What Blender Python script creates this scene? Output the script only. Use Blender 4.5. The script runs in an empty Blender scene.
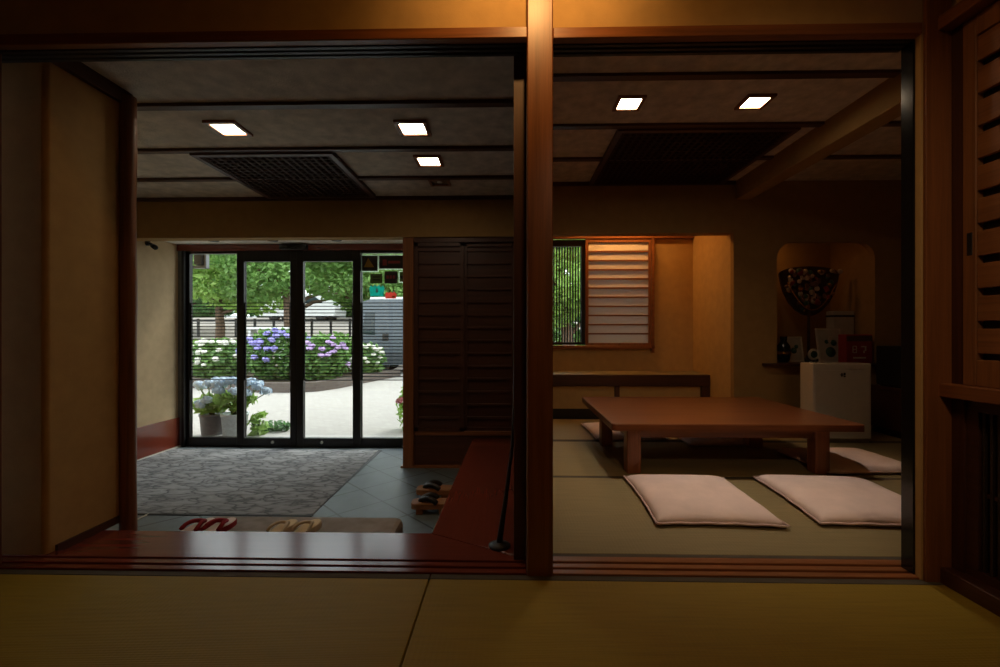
import bpy, bmesh, math, random
from mathutils import Vector, Matrix
R = math.radians
rnd = random.Random(7)
scene = bpy.context.scene
COL = scene.collection

# ------------------------------------------------------------------ materials
MATS = {}
def nmat(name):
    m = bpy.data.materials.new(name); m.use_nodes = True
    nt = m.node_tree; nt.nodes.clear()
    out = nt.nodes.new('ShaderNodeOutputMaterial')
    b = nt.nodes.new('ShaderNodeBsdfPrincipled')
    nt.links.new(b.outputs[0], out.inputs[0])
    MATS[name] = m
    return m, nt, b, out
def N(nt, t, **kw):
    n = nt.nodes.new(t)
    for k, v in kw.items(): setattr(n, k, v)
    return n
def coords(nt, scale=(1,1,1), rot=(0,0,0), loc=(0,0,0)):
    tc = N(nt, 'ShaderNodeTexCoord'); mp = N(nt, 'ShaderNodeMapping')
    mp.inputs['Scale'].default_value = scale; mp.inputs['Rotation'].default_value = rot; mp.inputs['Location'].default_value = loc
    nt.links.new(tc.outputs['Object'], mp.inputs[0]); return mp.outputs[0]
def ramp(nt, fac, stops):
    r = N(nt, 'ShaderNodeValToRGB')
    while len(r.color_ramp.elements) < len(stops): r.color_ramp.elements.new(.5)
    for e, (p, c) in zip(r.color_ramp.elements, stops):
        e.position = p; e.color = (*c, 1)
    nt.links.new(fac, r.inputs[0]); return r.outputs[0]
def noise(nt, vec, scale, detail=4, rough=.55, dist=0):
    n = N(nt, 'ShaderNodeTexNoise'); n.inputs['Scale'].default_value = scale; n.inputs['Detail'].default_value = detail
    n.inputs['Roughness'].default_value = rough; n.inputs['Distortion'].default_value = dist
    if vec: nt.links.new(vec, n.inputs['Vector'])
    return n.outputs['Fac']
def bump(nt, b, h, strength=.2, dist=.002):
    u = N(nt, 'ShaderNodeBump'); u.inputs['Strength'].default_value = strength; u.inputs['Distance'].default_value = dist
    nt.links.new(h, u.inputs['Height']); nt.links.new(u.outputs[0], b.inputs['Normal'])
def sh(c, k): return tuple(min(1, x*k) for x in c)
def plain(name, c, rough=.5, metal=0, spec=.5, var=.12, scale=30):
    m, nt, b, o = nmat(name)
    f = noise(nt, coords(nt), scale)
    nt.links.new(ramp(nt, f, [(.3, sh(c, 1-var)), (.7, sh(c, 1+var))]), b.inputs['Base Color'])
    b.inputs['Roughness'].default_value = rough; b.inputs['Metallic'].default_value = metal
    b.inputs['Specular IOR Level'].default_value = spec
    return m
def cloth(name, c, scale=300, strength=.3, rough=.9, var=.1, spec=.2):
    m, nt, b, o = nmat(name); v = coords(nt)
    f = noise(nt, v, 12, 5); g = noise(nt, v, scale, 2)
    nt.links.new(ramp(nt, f, [(.3, sh(c, 1-var)), (.7, sh(c, 1+var))]), b.inputs['Base Color'])
    b.inputs['Roughness'].default_value = rough; b.inputs['Specular IOR Level'].default_value = spec
    bump(nt, b, g, strength, .002); return m
def wood(name, c, axis='z', rough=.4, grain=.35, spec=.5, coat=0, bmp=.12):
    m, nt, b, o = nmat(name)
    s = {'x': (.7, 22, 22), 'y': (22, .7, 22), 'z': (22, 22, .7)}[axis]
    v = coords(nt, s)
    f = noise(nt, v, 1.6, 6, .6, .6); g = noise(nt, v, 9, 4, .6)
    mx = N(nt, 'ShaderNodeMath', operation='MULTIPLY_ADD'); mx.inputs[1].default_value = .35
    nt.links.new(g, mx.inputs[0]); nt.links.new(f, mx.inputs[2])
    nt.links.new(ramp(nt, mx.outputs[0], [(.42, sh(c, 1-grain)), (.66, c), (.9, sh(c, 1+grain))]), b.inputs['Base Color'])
    b.inputs['Roughness'].default_value = rough; b.inputs['Specular IOR Level'].default_value = spec
    b.inputs['Coat Weight'].default_value = coat; b.inputs['Coat Roughness'].default_value = .2
    bump(nt, b, mx.outputs[0], bmp, .001); return m
def tatami(name, c, axis='x'):
    m, nt, b, o = nmat(name); v = coords(nt)
    w = N(nt, 'ShaderNodeTexWave', bands_direction='Y' if axis == 'x' else 'X'); w.inputs['Scale'].default_value = 48
    w.inputs['Distortion'].default_value = .4; w.inputs['Detail'].default_value = 1
    nt.links.new(v, w.inputs['Vector'])
    w2 = N(nt, 'ShaderNodeTexWave', bands_direction='X' if axis == 'x' else 'Y'); w2.inputs['Scale'].default_value = 20
    nt.links.new(v, w2.inputs['Vector'])
    f = noise(nt, coords(nt, (3, 60, 3) if axis == 'x' else (60, 3, 3)), 1.5, 4)
    a = N(nt, 'ShaderNodeMath', operation='MULTIPLY_ADD'); a.inputs[1].default_value = .28
    nt.links.new(w.outputs['Fac'], a.inputs[0]); nt.links.new(f, a.inputs[2])
    nt.links.new(ramp(nt, a.outputs[0], [(.3, sh(c, .86)), (.85, sh(c, 1.1))]), b.inputs['Base Color'])
    b.inputs['Roughness'].default_value = .62; b.inputs['Specular IOR Level'].default_value = .35
    h = N(nt, 'ShaderNodeMath', operation='MULTIPLY_ADD'); h.inputs[1].default_value = .5
    nt.links.new(w2.outputs['Fac'], h.inputs[0]); nt.links.new(w.outputs['Fac'], h.inputs[2])
    bump(nt, b, h.outputs[0], .35, .002); return m
def leafmat(name, c, c2, trans=.45):
    m, nt, b, o = nmat(name)
    f = noise(nt, coords(nt), 3.5, 3); g = noise(nt, coords(nt), 40, 2)
    mx = N(nt, 'ShaderNodeMath', operation='MULTIPLY_ADD'); mx.inputs[1].default_value = .5
    nt.links.new(g, mx.inputs[0]); nt.links.new(f, mx.inputs[2])
    col = ramp(nt, mx.outputs[0], [(.45, c), (1.0, c2)])
    nt.links.new(col, b.inputs['Base Color']); b.inputs['Roughness'].default_value = .5
    t = N(nt, 'ShaderNodeBsdfTranslucent'); nt.links.new(col, t.inputs[0])
    mix = N(nt, 'ShaderNodeMixShader'); mix.inputs[0].default_value = trans
    nt.links.new(b.outputs[0], mix.inputs[1]); nt.links.new(t.outputs[0], mix.inputs[2])
    nt.links.new(mix.outputs[0], o.inputs[0]); return m
def emit(name, c, s):
    m, nt, b, o = nmat(name)
    b.inputs['Base Color'].default_value = (*c, 1); b.inputs['Emission Color'].default_value = (*c, 1)
    b.inputs['Emission Strength'].default_value = s; return m
def glass(name, tint=(.96, .98, .97), gl=.06):
    m, nt, b, o = nmat(name)
    t = N(nt, 'ShaderNodeBsdfTransparent'); t.inputs[0].default_value = (*tint, 1)
    g = N(nt, 'ShaderNodeBsdfGlossy'); g.inputs['Roughness'].default_value = .02
    mix = N(nt, 'ShaderNodeMixShader'); mix.inputs[0].default_value = gl
    nt.links.new(t.outputs[0], mix.inputs[1]); nt.links.new(g.outputs[0], mix.inputs[2])
    nt.links.new(mix.outputs[0], o.inputs[0]); return m

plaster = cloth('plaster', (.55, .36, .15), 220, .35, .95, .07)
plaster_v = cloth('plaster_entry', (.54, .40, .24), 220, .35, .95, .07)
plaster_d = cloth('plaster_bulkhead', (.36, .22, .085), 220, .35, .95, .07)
WC = (.25, .092, .03); WR = (.17, .034, .018); WD = (.075, .026, .013)
wx, wy, wz = [wood('cedar_'+a, WC, a, .34) for a in 'xyz']
rx, ry, rz = [wood('red_lacquer_wood_'+a, WR, a, .18, .10, .6, 0, .02) for a in 'xyz']
dx, dy, dz = [wood('dark_wood_'+a, WD, a, .45) for a in 'xyz']
bx_, by_, bz_ = [wood('door_board_'+a, (.29, .12, .04), a, .45) for a in 'xyz']
kx, ky, kz = [wood('black_wood_'+a, (.012, .009, .008), a, .4, .2) for a in 'xyz']
tablewood = wood('table_wood', (.19, .062, .022), 'x', .28, .35, .5, .3)
tablewood_z = wood('table_leg_wood', (.25, .085, .03), 'z', .35, .3)
geta_wood = wood('clog_wood', (.30, .14, .055), 'x', .5, .35)
logwood = wood('log_wood', (.20, .075, .028), 'z', .45, .45)
ceil_cloth = cloth('ceiling_cloth', (.62, .535, .43), 110, 1.0, .95, .2)
ceil_white = plain('soffit_white', (.84, .78, .68), .9)
tat_near = tatami('tatami_near', (.33, .22, .018))
tat_far = tatami('tatami_far', (.27, .215, .10))
tape_cloth = cloth('tatami_edge', (.10, .085, .065), 400, .3)
cush_m = cloth('cushion_cotton', (.86, .70, .64), 260, .25, .95, .05)
pipe_m = cloth('cushion_piping', (.66, .50, .45), 260, .25, .95, .05)
black_m = plain('matte_black', (.012, .012, .012), .5)
blackgl = plain('gloss_black', (.01, .01, .011), .15)
alu = plain('door_bronze', (.022, .020, .020), .35, .5)
alu_g = plain('reveal_grey', (.16, .17, .18), .45, .4)
steel = plain('steel', (.62, .62, .60), .3, 1)
white_m = plain('white_enamel', (.62, .58, .50), .18, 0, .5, .03)
paper = None
def mk_paper():
    m, nt, b, o = nmat('shoji_paper')
    b.inputs['Base Color'].default_value = (.80, .74, .66, 1); b.inputs['Roughness'].default_value = .9
    t = N(nt, 'ShaderNodeBsdfTranslucent'); t.inputs[0].default_value = (.8, .78, .74, 1)
    mix = N(nt, 'ShaderNodeMixShader'); mix.inputs[0].default_value = .14
    nt.links.new(b.outputs[0], mix.inputs[1]); nt.links.new(t.outputs[0], mix.inputs[2]); nt.links.new(mix.outputs[0], o.inputs[0])
    return m
paper = mk_paper()
lamp_glass = emit('lamp_glass', (1, .80, .56), 20)
lamp_glass_r = emit('lamp_glass_tatami', (1, .78, .52), 42)
warm_lamp2 = emit('warm_lamp_soft', (1, .60, .25), 60)
warm_lamp = emit('warm_lamp', (1, .48, .13), 82)
alcove_lamp = emit('alcove_lamp', (1, .46, .12), 36)
niche_lamp = emit('niche_lamp', (1, .45, .12), 60)
glassm = glass('door_glass')
def mk_tile():
    m, nt, b, o = nmat('slate_tile')
    a = .318
    mp = coords(nt, (1/a, 1/a, 1/a), (0, 0, R(45)), (0, 0, 0))
    sep = N(nt, 'ShaderNodeSeparateXYZ'); nt.links.new(mp, sep.inputs[0])
    outs = []
    # rotated axes: x' = (x-y)/sqrt2, y' = (x+y)/sqrt2, in tile units
    for ax, ph in ((0, 3.90/math.sqrt(2)/a), (1, -2.16/math.sqrt(2)/a)):
        ad = N(nt, 'ShaderNodeMath', operation='ADD'); ad.inputs[1].default_value = ph
        nt.links.new(sep.outputs[ax], ad.inputs[0])
        fr = N(nt, 'ShaderNodeMath', operation='FRACT'); nt.links.new(ad.outputs[0], fr.inputs[0])
        su = N(nt, 'ShaderNodeMath', operation='SUBTRACT'); su.inputs[1].default_value = .5; nt.links.new(fr.outputs[0], su.inputs[0])
        ab = N(nt, 'ShaderNodeMath', operation='ABSOLUTE'); nt.links.new(su.outputs[0], ab.inputs[0]); outs.append(ab.outputs[0])
    mxm = N(nt, 'ShaderNodeMath', operation='MAXIMUM'); nt.links.new(outs[0], mxm.inputs[0]); nt.links.new(outs[1], mxm.inputs[1])
    gt = N(nt, 'ShaderNodeMath', operation='GREATER_THAN'); gt.inputs[1].default_value = .480; nt.links.new(mxm.outputs[0], gt.inputs[0])
    f = noise(nt, coords(nt), 9, 6, .65)
    base = ramp(nt, f, [(.3, (.075, .10, .112)), (.7, (.125, .155, .17))])
    mc = N(nt, 'ShaderNodeMix', data_type='RGBA'); mc.inputs['B'].default_value = (.012, .014, .016, 1)
    nt.links.new(gt.outputs[0], mc.inputs['Factor']); nt.links.new(base, mc.inputs['A'])
    nt.links.new(mc.outputs['Result'], b.inputs['Base Color']); b.inputs['Roughness'].default_value = .42
    bump(nt, b, f, .25, .004); return m
tile = mk_tile()
def mk_carpet():
    m, nt, b, o = nmat('mat_pile'); v = coords(nt, (1, 2.2, 1))
    w = N(nt, 'ShaderNodeTexVoronoi', feature='DISTANCE_TO_EDGE'); w.inputs['Scale'].default_value = 6.5
    n = N(nt, 'ShaderNodeTexNoise'); n.inputs['Scale'].default_value = 5; nt.links.new(v, n.inputs['Vector'])
    ad = N(nt, 'ShaderNodeMix', data_type='RGBA'); ad.inputs['Factor'].default_value = .35
    nt.links.new(v, ad.inputs['A']); nt.links.new(n.outputs['Color'], ad.inputs['B']); nt.links.new(ad.outputs['Result'], w.inputs['Vector'])
    g = noise(nt, coords(nt), 350, 2)
    a = N(nt, 'ShaderNodeMath', operation='MULTIPLY_ADD'); a.inputs[1].default_value = .12
    nt.links.new(g, a.inputs[0]); nt.links.new(w.outputs['Distance'], a.inputs[2])
    nt.links.new(ramp(nt, a.outputs[0], [(.05, (.10, .105, .11)), (.16, (.27, .275, .285)), (.4, (.33, .335, .345))]), b.inputs['Base Color'])
    b.inputs['Roughness'].default_value = .95; b.inputs['Specular IOR Level'].default_value = .2
    bump(nt, b, a.outputs[0], .8, .01); return m
carpet = mk_carpet()
granite = cloth('step_stone', (.30, .255, .22), 120, .4, .8, .25)
def mk_paving():
    m, nt, b, o = nmat('paving')
    br = N(nt, 'ShaderNodeTexBrick'); nt.links.new(coords(nt, (1, 1, 1), (0, 0, R(20))), br.inputs['Vector'])
    br.inputs['Scale'].default_value = 4; br.inputs['Mortar Size'].default_value = .012
    br.inputs['Color1'].default_value = (.385, .365, .335, 1); br.inputs['Color2'].default_value = (.345, .325, .30, 1); br.inputs['Mortar'].default_value = (.28, .262, .24, 1)
    nt.links.new(br.outputs['Color'], b.inputs['Base Color']); b.inputs['Roughness'].default_value = .9; return m
paving = mk_paving()

soil = cloth('soil', (.08, .06, .04), 60, .6)
farground = cloth('far_ground', (.30, .27, .24), 20, .3)
def mk_brick():
    m, nt, b, o = nmat('edging_brick')
    br = N(nt, 'ShaderNodeTexBrick'); nt.links.new(coords(nt, (1, 1, 1), (R(90), 0, 0)), br.inputs['Vector'])
    br.inputs['Scale'].default_value = 5
    br.inputs['Color1'].default_value = (.12, .095, .08, 1); br.inputs['Color2'].default_value = (.095, .07, .06, 1); br.inputs['Mortar'].default_value = (.12, .11, .10, 1)
    nt.links.new(br.outputs['Color'], b.inputs['Base Color']); b.inputs['Roughness'].default_value = .9; return m
brick = mk_brick()
LEAF = {'mid': leafmat('leaf_mid', (.08, .20, .045), (.26, .44, .11)),
        'dark': leafmat('leaf_dark', (.05, .14, .05), (.14, .30, .09)),
        'bright': leafmat('leaf_bright', (.16, .34, .06), (.44, .62, .16)),
        'hyd': leafmat('leaf_hydrangea', (.07, .19, .05), (.24, .42, .12))}
bark = wood('bark', (.14, .09, .06), 'z', .9, .5)
stemm = plain('stem', (.12, .18, .05), .7)
PET = {'blue': plain('petal_blue', (.60, .72, .97), .7, var=.3, scale=90), 'violet': plain('petal_violet', (.42, .38, .80), .7, var=.25, scale=25),
       'white': plain('petal_white', (.85, .85, .76), .7, var=.1), 'mauve': plain('petal_mauve', (.62, .45, .75), .7, var=.25, scale=25),
       'pink': plain('petal_pink', (.62, .22, .26), .7, var=.25, scale=25)}

# ------------------------------------------------------------------ mesh helpers
class MB:
    def __init__(s): s.bm = bmesh.new()
    def _merge(s, b2):
        me = bpy.data.meshes.new('t'); b2.to_mesh(me); b2.free(); s.bm.from_mesh(me); bpy.data.meshes.remove(me)
    def box(s, x0, x1, y0, y1, z0, z1, bev=0, seg=1, rot=None):
        b = bmesh.new(); bmesh.ops.create_cube(b, size=1)
        cx, cy, cz = (x0+x1)/2, (y0+y1)/2, (z0+z1)/2
        for v in b.verts: v.co = Vector((v.co.x*(x1-x0), v.co.y*(y1-y0), v.co.z*(z1-z0)))
        if bev: bmesh.ops.bevel(b, geom=b.edges[:], offset=bev, segments=seg, affect='EDGES', profile=.5)
        M = Matrix.Translation((cx, cy, cz))
        if rot: M = M @ rot
        b.transform(M); s._merge(b); return s
    def tube(s, pts, r, seg=10, cap=True):
        b = bmesh.new(); rings = []
        pts = [Vector(p) for p in pts]; rs = r if isinstance(r, (list, tuple)) else [r]*len(pts)
        up = None
        for i, p in enumerate(pts):
            d = (pts[min(i+1, len(pts)-1)]-pts[max(i-1, 0)]).normalized()
            if up is None: up = d.orthogonal().normalized()
            up = (up-d*up.dot(d)).normalized(); w = d.cross(up)
            rings.append([b.verts.new(p+(up*math.cos(2*math.pi*k/seg)+w*math.sin(2*math.pi*k/seg))*rs[i]) for k in range(seg)])
        for a, c in zip(rings, rings[1:]):
            for k in range(seg): b.faces.new((a[k], a[(k+1) % seg], c[(k+1) % seg], c[k]))
        if cap: b.faces.new(rings[0][::-1]); b.faces.new(rings[-1])
        for f in b.faces: f.smooth = True
        s._merge(b); return s
    def lathe(s, prof, c=(0, 0, 0), seg=24, M=None):
        b = bmesh.new(); rings = []
        for r, z in prof: rings.append([b.verts.new((max(r, 1e-4)*math.cos(2*math.pi*k/seg), max(r, 1e-4)*math.sin(2*math.pi*k/seg), z)) for k in range(seg)])
        for a, d in zip(rings, rings[1:]):
            for k in range(seg): b.faces.new((a[k], a[(k+1) % seg], d[(k+1) % seg], d[k]))
        b.faces.new(rings[0][::-1]); b.faces.new(rings[-1])
        for f in b.faces: f.smooth = True
        b.transform(Matrix.Translation(c) @ (M or Matrix())); s._merge(b); return s
    def prism(s, poly, z0, z1, M=None, bev=0):
        b = bmesh.new()
        lo = [b.verts.new((x, y, z0)) for x, y in poly]; hi = [b.verts.new((x, y, z1)) for x, y in poly]
        n = len(poly)
        for k in range(n): b.faces.new((lo[k], lo[(k+1) % n], hi[(k+1) % n], hi[k]))
        b.faces.new(lo[::-1]); f = b.faces.new(hi)
        bmesh.ops.recalc_face_normals(b, faces=b.faces[:])
        if bev: bmesh.ops.bevel(b, geom=list(f.edges), offset=bev, segments=2, affect='EDGES', profile=.5)
        if M: b.transform(M)
        s._merge(b); return s
    def sphere(s, c, r, seg=12, sc=(1, 1, 1), M=None):
        b = bmesh.new(); bmesh.ops.create_uvsphere(b, u_segments=seg, v_segments=max(6, seg*2//3), radius=r)
        for v in b.verts: v.co = Vector((v.co.x*sc[0], v.co.y*sc[1], v.co.z*sc[2]))
        for f in b.faces: f.smooth = True
        b.transform(Matrix.Translation(c) @ (M or Matrix())); s._merge(b); return s
    def leaf(s, c, d, w, l, nrm):
        d = d.normalized(); sd = d.cross(nrm)
        if sd.length < 1e-4: sd = d.orthogonal()
        sd.normalize(); n = sd.cross(d)
        b = s.bm
        p = [c-d*l*.5, c+sd*w*.5+n*w*.12, c+d*l*.5-n*l*.08, c-sd*w*.5+n*w*.12]
        v = [b.verts.new(q) for q in p]; b.faces.new((v[0], v[1], v[2])); b.faces.new((v[0], v[2], v[3])); return s
    def build(s, name, mat, parent=None):
        me = bpy.data.meshes.new(name)
        o = bpy.data.objects.new(name, me)
        if parent is None and len(s.bm.verts):
            xs = [v.co for v in s.bm.verts]
            lo = Vector([min(v[i] for v in xs) for i in range(3)]); hi = Vector([max(v[i] for v in xs) for i in range(3)])
            org = Vector(((lo.x+hi.x)/2, (lo.y+hi.y)/2, lo.z))
            s.bm.transform(Matrix.Translation(-org)); o.location = org
        s.bm.to_mesh(me); s.bm.free(); me.materials.append(mat)
        COL.objects.link(o)
        if parent is not None: o.parent = parent
        return o
def wb(*a, **k): return MB().box(*a, **k)
def tag(o, label=None, cat=None, group=None, kind=None):
    if label: o['label'] = label
    if cat: o['category'] = cat
    if group: o['group'] = group
    if kind: o['kind'] = kind
    return o
def thing(name, label, cat, loc=(0, 0, 0), rz=0, group=None, kind=None):
    o = bpy.data.objects.new(name, None); COL.objects.link(o); o.empty_display_size = .05
    o.location = loc; o.rotation_euler = (0, 0, R(rz))
    return tag(o, label, cat, group, kind)
def st(name, mb, mat, label, cat='wall', keep=False):
    o = mb.build(name, mat, None)
    if keep:  # keep object coordinates equal to world coordinates (tile and grain phase)
        o.data.transform(Matrix.Translation(o.location)); o.location = (0, 0, 0)
    return tag(o, label, cat, None, 'structure')
def copy_tree(o, parent=None):
    kids = [c for c in COL.objects if c.parent == o]
    c = o.copy(); COL.objects.link(c)
    if parent is not None: c.parent = parent
    for k in kids: copy_tree(k, c)
    return c
def subsurf(o, lv=2):
    m = o.modifiers.new('s', 'SUBSURF'); m.levels = lv; m.render_levels = lv
    for p in o.data.polygons: p.use_smooth = True

# ------------------------------------------------------------------ camera
cam = bpy.data.cameras.new('camera'); co = bpy.data.objects.new('camera', cam); COL.objects.link(co)
co.location = (0, 0, .9); co.rotation_euler = (R(90), 0, R(1.2)); cam.sensor_width = 36; cam.lens = 16.0; cam.clip_start = .02
cam.clip_end = 200
scene.camera = co
scene.view_settings.view_transform = 'Standard'; scene.view_settings.look = 'None'
scene.view_settings.exposure = 0; scene.view_settings.gamma = 1; scene.view_settings.use_curve_mapping = False
scene.cycles.use_denoising = True
scene.cycles.max_bounces = 10; scene.cycles.diffuse_bounces = 6; scene.cycles.transparent_max_bounces = 24
scene.cycles.sample_clamp_indirect = 6

# ------------------------------------------------------------------ shell: viewer's room
st('floor', wb(-2.4, 1.75, -1.6, 1.66, -.16, -.055), dy, 'floor under the near tatami mats', 'floor')
st('wall_left', wb(-2.46, -2.36, -1.6, 1.66, -.1, 2.62), plaster, 'plaster left wall of the near room')
st('wall_back', wb(-2.4, 1.75, -1.7, -1.6, -.1, 2.62), plaster, 'plaster wall behind the near room')
st('ceiling', wb(-2.5, 1.8, -1.7, 1.8, 2.60, 2.68), dx, 'board ceiling of the near room', 'ceiling')
# upper plaster over the two openings
st('wall_front', wb(-2.4, .066, 1.68, 1.74, 2.0, 2.60), plaster, 'tan plaster band above the entrance opening')
st('wall_front_right', wb(.162, 1.53, 1.68, 1.74, 2.0, 2.60), plaster, 'tan plaster band above the tatami room opening')
# head rails (nageshi + kamoi)
def head(n, n2, x0, x1, z, lab, lab2):
    st(n, MB().box(x0, x1, 1.645, 1.68, z, z+.042, .003), wx, lab, 'trim', True)
    m = MB(); m.box(x0, x1, 1.68, 1.695, z-.004, z+.04); m.box(x0, x1, 1.708, 1.722, z-.004, z+.04); m.box(x0, x1, 1.735, 1.75, z-.004, z+.04)
    m.box(x0, x1, 1.68, 1.75, z+.012, z+.04)
    st(n2, m, kx, lab2, 'trim', True)  # black wood puts the shade of the underside into the colour
head('trim_1', 'trim_34', -2.36, .066, 1.995, 'cedar head rail over the entrance opening', 'grooved door track painted dark as shade over the entrance opening')
head('trim_2', 'trim_35', .162, 1.502, 1.99, 'cedar head rail over the tatami room opening', 'grooved door track painted dark as shade over the tatami room opening')
st('trim_3', wb(.066, .162, 1.65, 1.755, -.06, 2.60, .004), wz, 'square cedar pillar between the two openings', 'pillar', True)
st('trim_4', wb(1.508, 1.60, 1.64, 1.653, -.06, 2.60, .002), wz, 'cedar corner post right of the tatami room opening', 'pillar', True)
st('trim_5', wb(-2.36, -1.985, 1.65, 1.70, -.06, 2.0, .003), wz, 'dark cedar jamb at the far left edge', 'pillar', True)
st('trim_6', wb(1.501, 1.60, 1.6535, 1.676, -.06, 1.992), plaster, 'narrow plaster strip beside the right corner post', 'trim')
# sill with two grooves
def sill(n, x0, x1, lab, mt=None):
    m = MB()
    for a, b in ((1.66, 1.69), (1.705, 1.735), (1.75, 1.79)): m.box(x0, x1, a, b, -.10, .006, .002)
    m.box(x0, x1, 1.66, 1.79, -.10, -.008)
    st(n, m, mt or rx, lab, 'sill', True)
sill('trim_7', -2.36, .066, 'grooved red wooden sill of the entrance opening')
sill('trim_8', .162, 1.62, 'grooved brown wooden sill of the tatami room opening', wx)
# raised step board (front run and right run)
st('trim_9', MB().prism([(-2.36, 1.792), (.04, 1.792), (-.358, 2.003), (-2.36, 2.003)], -.11, -.002, bev=.004), rx, 'red lacquered step board along the entrance', 'step', True)
st('trim_10', MB().prism([(-.352, 2.004), (.042, 1.795), (.042, 3.80), (-.315, 3.80)], -.11, -.002, bev=.004), ry, 'red lacquered step board running back beside the shoes', 'step', True)
st('trim_11', MB().box(-2.36, -.36, 1.80, 1.96, -.26, -.11).box(-.33, .04, 1.9, 3.79, -.26, -.11), dx, 'dark riser under the step board', 'step')

# ------------------------------------------------------------------ entrance hall
st('floor_entrance', wb(-3.5, .04, 1.8, 4.62, -.33, -.25), tile, 'blue grey slate tiles laid diagonally', 'floor', True)
st('ceiling_entrance', wb(-3.6, .10, 1.75, 3.85, 2.07, 2.14), ceil_cloth, 'grey cloth ceiling of the entrance hall', 'ceiling', True)
for i, y in enumerate((2.24, 2.785, 3.305)):
    st('trim_%d' % (12+i), wb(-3.4, .04, y-.022, y+.022, 2.052, 2.072), dx, ('nearest', 'middle', 'rearmost')[i]+' dark ceiling batten of the entrance hall', 'batten', True)
st('wall_left_stub', MB().prism([(-2.36, 1.753)]+[(-1.888+.02*math.sin(R(15*k)), 1.753+.02*(1-math.cos(R(15*k)))) for k in range(7)]+[(-1.868, 2.14), (-2.36, 2.14)], 0.007, 2.07), plaster, 'tan plaster stub wall at left of the entrance')
st('baseboard_left', wb(-1.868, -1.856, 1.79, 2.10, -.002, .03), dy, 'dark baseboard under the left stub wall', 'baseboard', True)
st('trim_15', wb(-1.90, -1.845, 1.75, 2.14, 2.005, 2.07), dy, 'dark rail along the top of the left stub wall', 'trim', True)
st('wall_left_return', wb(-3.5, -2.36, 2.0, 2.14, -.3, 2.1), plaster, 'plaster return wall behind the left stub wall')
m = MB(); m.tube([(-1.847+.0015*math.sin(i*.8), 2.115, -.25+i*.1275) for i in range(19)], [.0345+.0012*math.sin(i*1.3) for i in range(19)], 14)
st('trim_16', m, logwood, 'slender natural log post at the left of the entrance', 'pillar', True)
st('wall_left_entrance', wb(-3.55, -3.36, 2.1, 4.56, -.3, 2.1), plaster_v, 'tan plaster side wall beside the glass doors', 'wall')
st('baseboard_left_entrance', wb(-3.36, -3.342, 2.1, 4.44, -.235, .05, .003), ry, 'red brown wainscot board below the side wall', 'baseboard', True)
st('trim_17', wb(-3.36, -3.33, 2.1, 4.44, -.25, -.235), white_m, 'thin white strip along the foot of the wainscot', 'trim')
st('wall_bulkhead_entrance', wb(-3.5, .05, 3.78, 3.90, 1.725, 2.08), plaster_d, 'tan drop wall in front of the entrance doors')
st('trim_18', wb(-3.42, .04, 3.76, 3.785, 2.04, 2.07), dx, 'dark batten where the drop wall meets the ceiling', 'batten', True)
st('ceiling_porch', wb(-3.5, -.95, 3.85, 4.56, 1.80, 1.86), ceil_white, 'pale soffit above the glass doors', 'ceiling')
st('wall_right_entrance', wb(-.925, -.82, 3.885, 4.6, -.3, 2.1), plaster_v, 'side wall behind the slatted partition')
st('wall_divider', wb(.052, .15, 1.79, 5.3, -.3, 2.6), dz, 'dark dividing wall between entrance and tatami room')
st('trim_19', wb(.018, .062, 1.757, 1.80, -.002, 2.0), dz, 'black door post left of the square pillar', 'trim')
st('trim_20', wb(-3.42, -.93, 4.42, 4.52, 1.735, 1.80), rx, 'red brown lintel above the glass doors', 'trim', True)
# slatted wooden partition
p = thing('slatted_partition', 'dark wooden slatted partition right of the glass doors', 'partition', (0, 0, 0))
wb(-.913, -.822, 3.79, 3.88, -.25, 1.725, .004).build('post', wz, p)
wb(-.822, .05, 3.80, 3.87, 1.685, 1.725).build('head_rail', dx, p)
wb(-.93, .05, 3.785, 3.89, -.25, -.235).build('foot_rail', wx, p)
wb(-.822, .05, 3.82, 3.86, .02, .06, .003).build('middle_rail', wx, p)
wb(-.822, .05, 3.83, 3.86, -.235, .02).build('kick_panel', dx, p)
for a, b, y in ((-.822, -.39, 3.825), (-.40, .05, 3.845)):
    f = MB(); f.box(a, a+.035, y-.015, y+.015, .06, 1.685); f.box(b-.035, b, y-.015, y+.015, .06, 1.685)
    f.box(a, b, y-.015, y+.015, .06, .09); f.box(a, b, y-.015, y+.015, 1.65, 1.685)
    pn = f.build('slatted_panel', dz, p)
    wb(a+.03, b-.03, y+.004, y+.012, .08, 1.66).build('board', dx, pn)
    sl = MB()
    for k in range(14): sl.box(a+.03, b-.03, y-.012, y+.006, .165+k*.111, .183+k*.111, .002)
    sl.build('slats', dx, pn)

# ------------------------------------------------------------------ glass entrance doors
Y0, Y1 = 4.45, 4.50
def frame_mb(x0, x1, z0, z1, sl, sr, sb, stp, y0=Y0, y1=Y1):
    f = MB(); f.box(x0, x0+sl, y0, y1, z0, z1, .002); f.box(x1-sr, x1, y0, y1, z0, z1, .002)
    f.box(x0+sl, x1-sr, y0, y1, z0, z0+sb, .002); f.box(x0+sl, x1-sr, y0, y1, z1-stp, z1, .002); return f
def grille(x0, x1, y, parent):
    g = MB(); n = 24
    g.box(x0, x0+.012, y, y+.006, .428, 1.21); g.box(x1-.012, x1, y, y+.006, .428, 1.21)
    for k in range(n):
        z = .428+(1.21-.428)*k/(n-1); g.box(x0, x1, y, y+.006, z-.0042, z+.0042)
    return g.build('privacy_stripes', alu, parent)
def pane(x0, x1, z0, z1, y, parent): return wb(x0, x1, y, y+.008, z0, z1).build('glass', glassm, parent)
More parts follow.
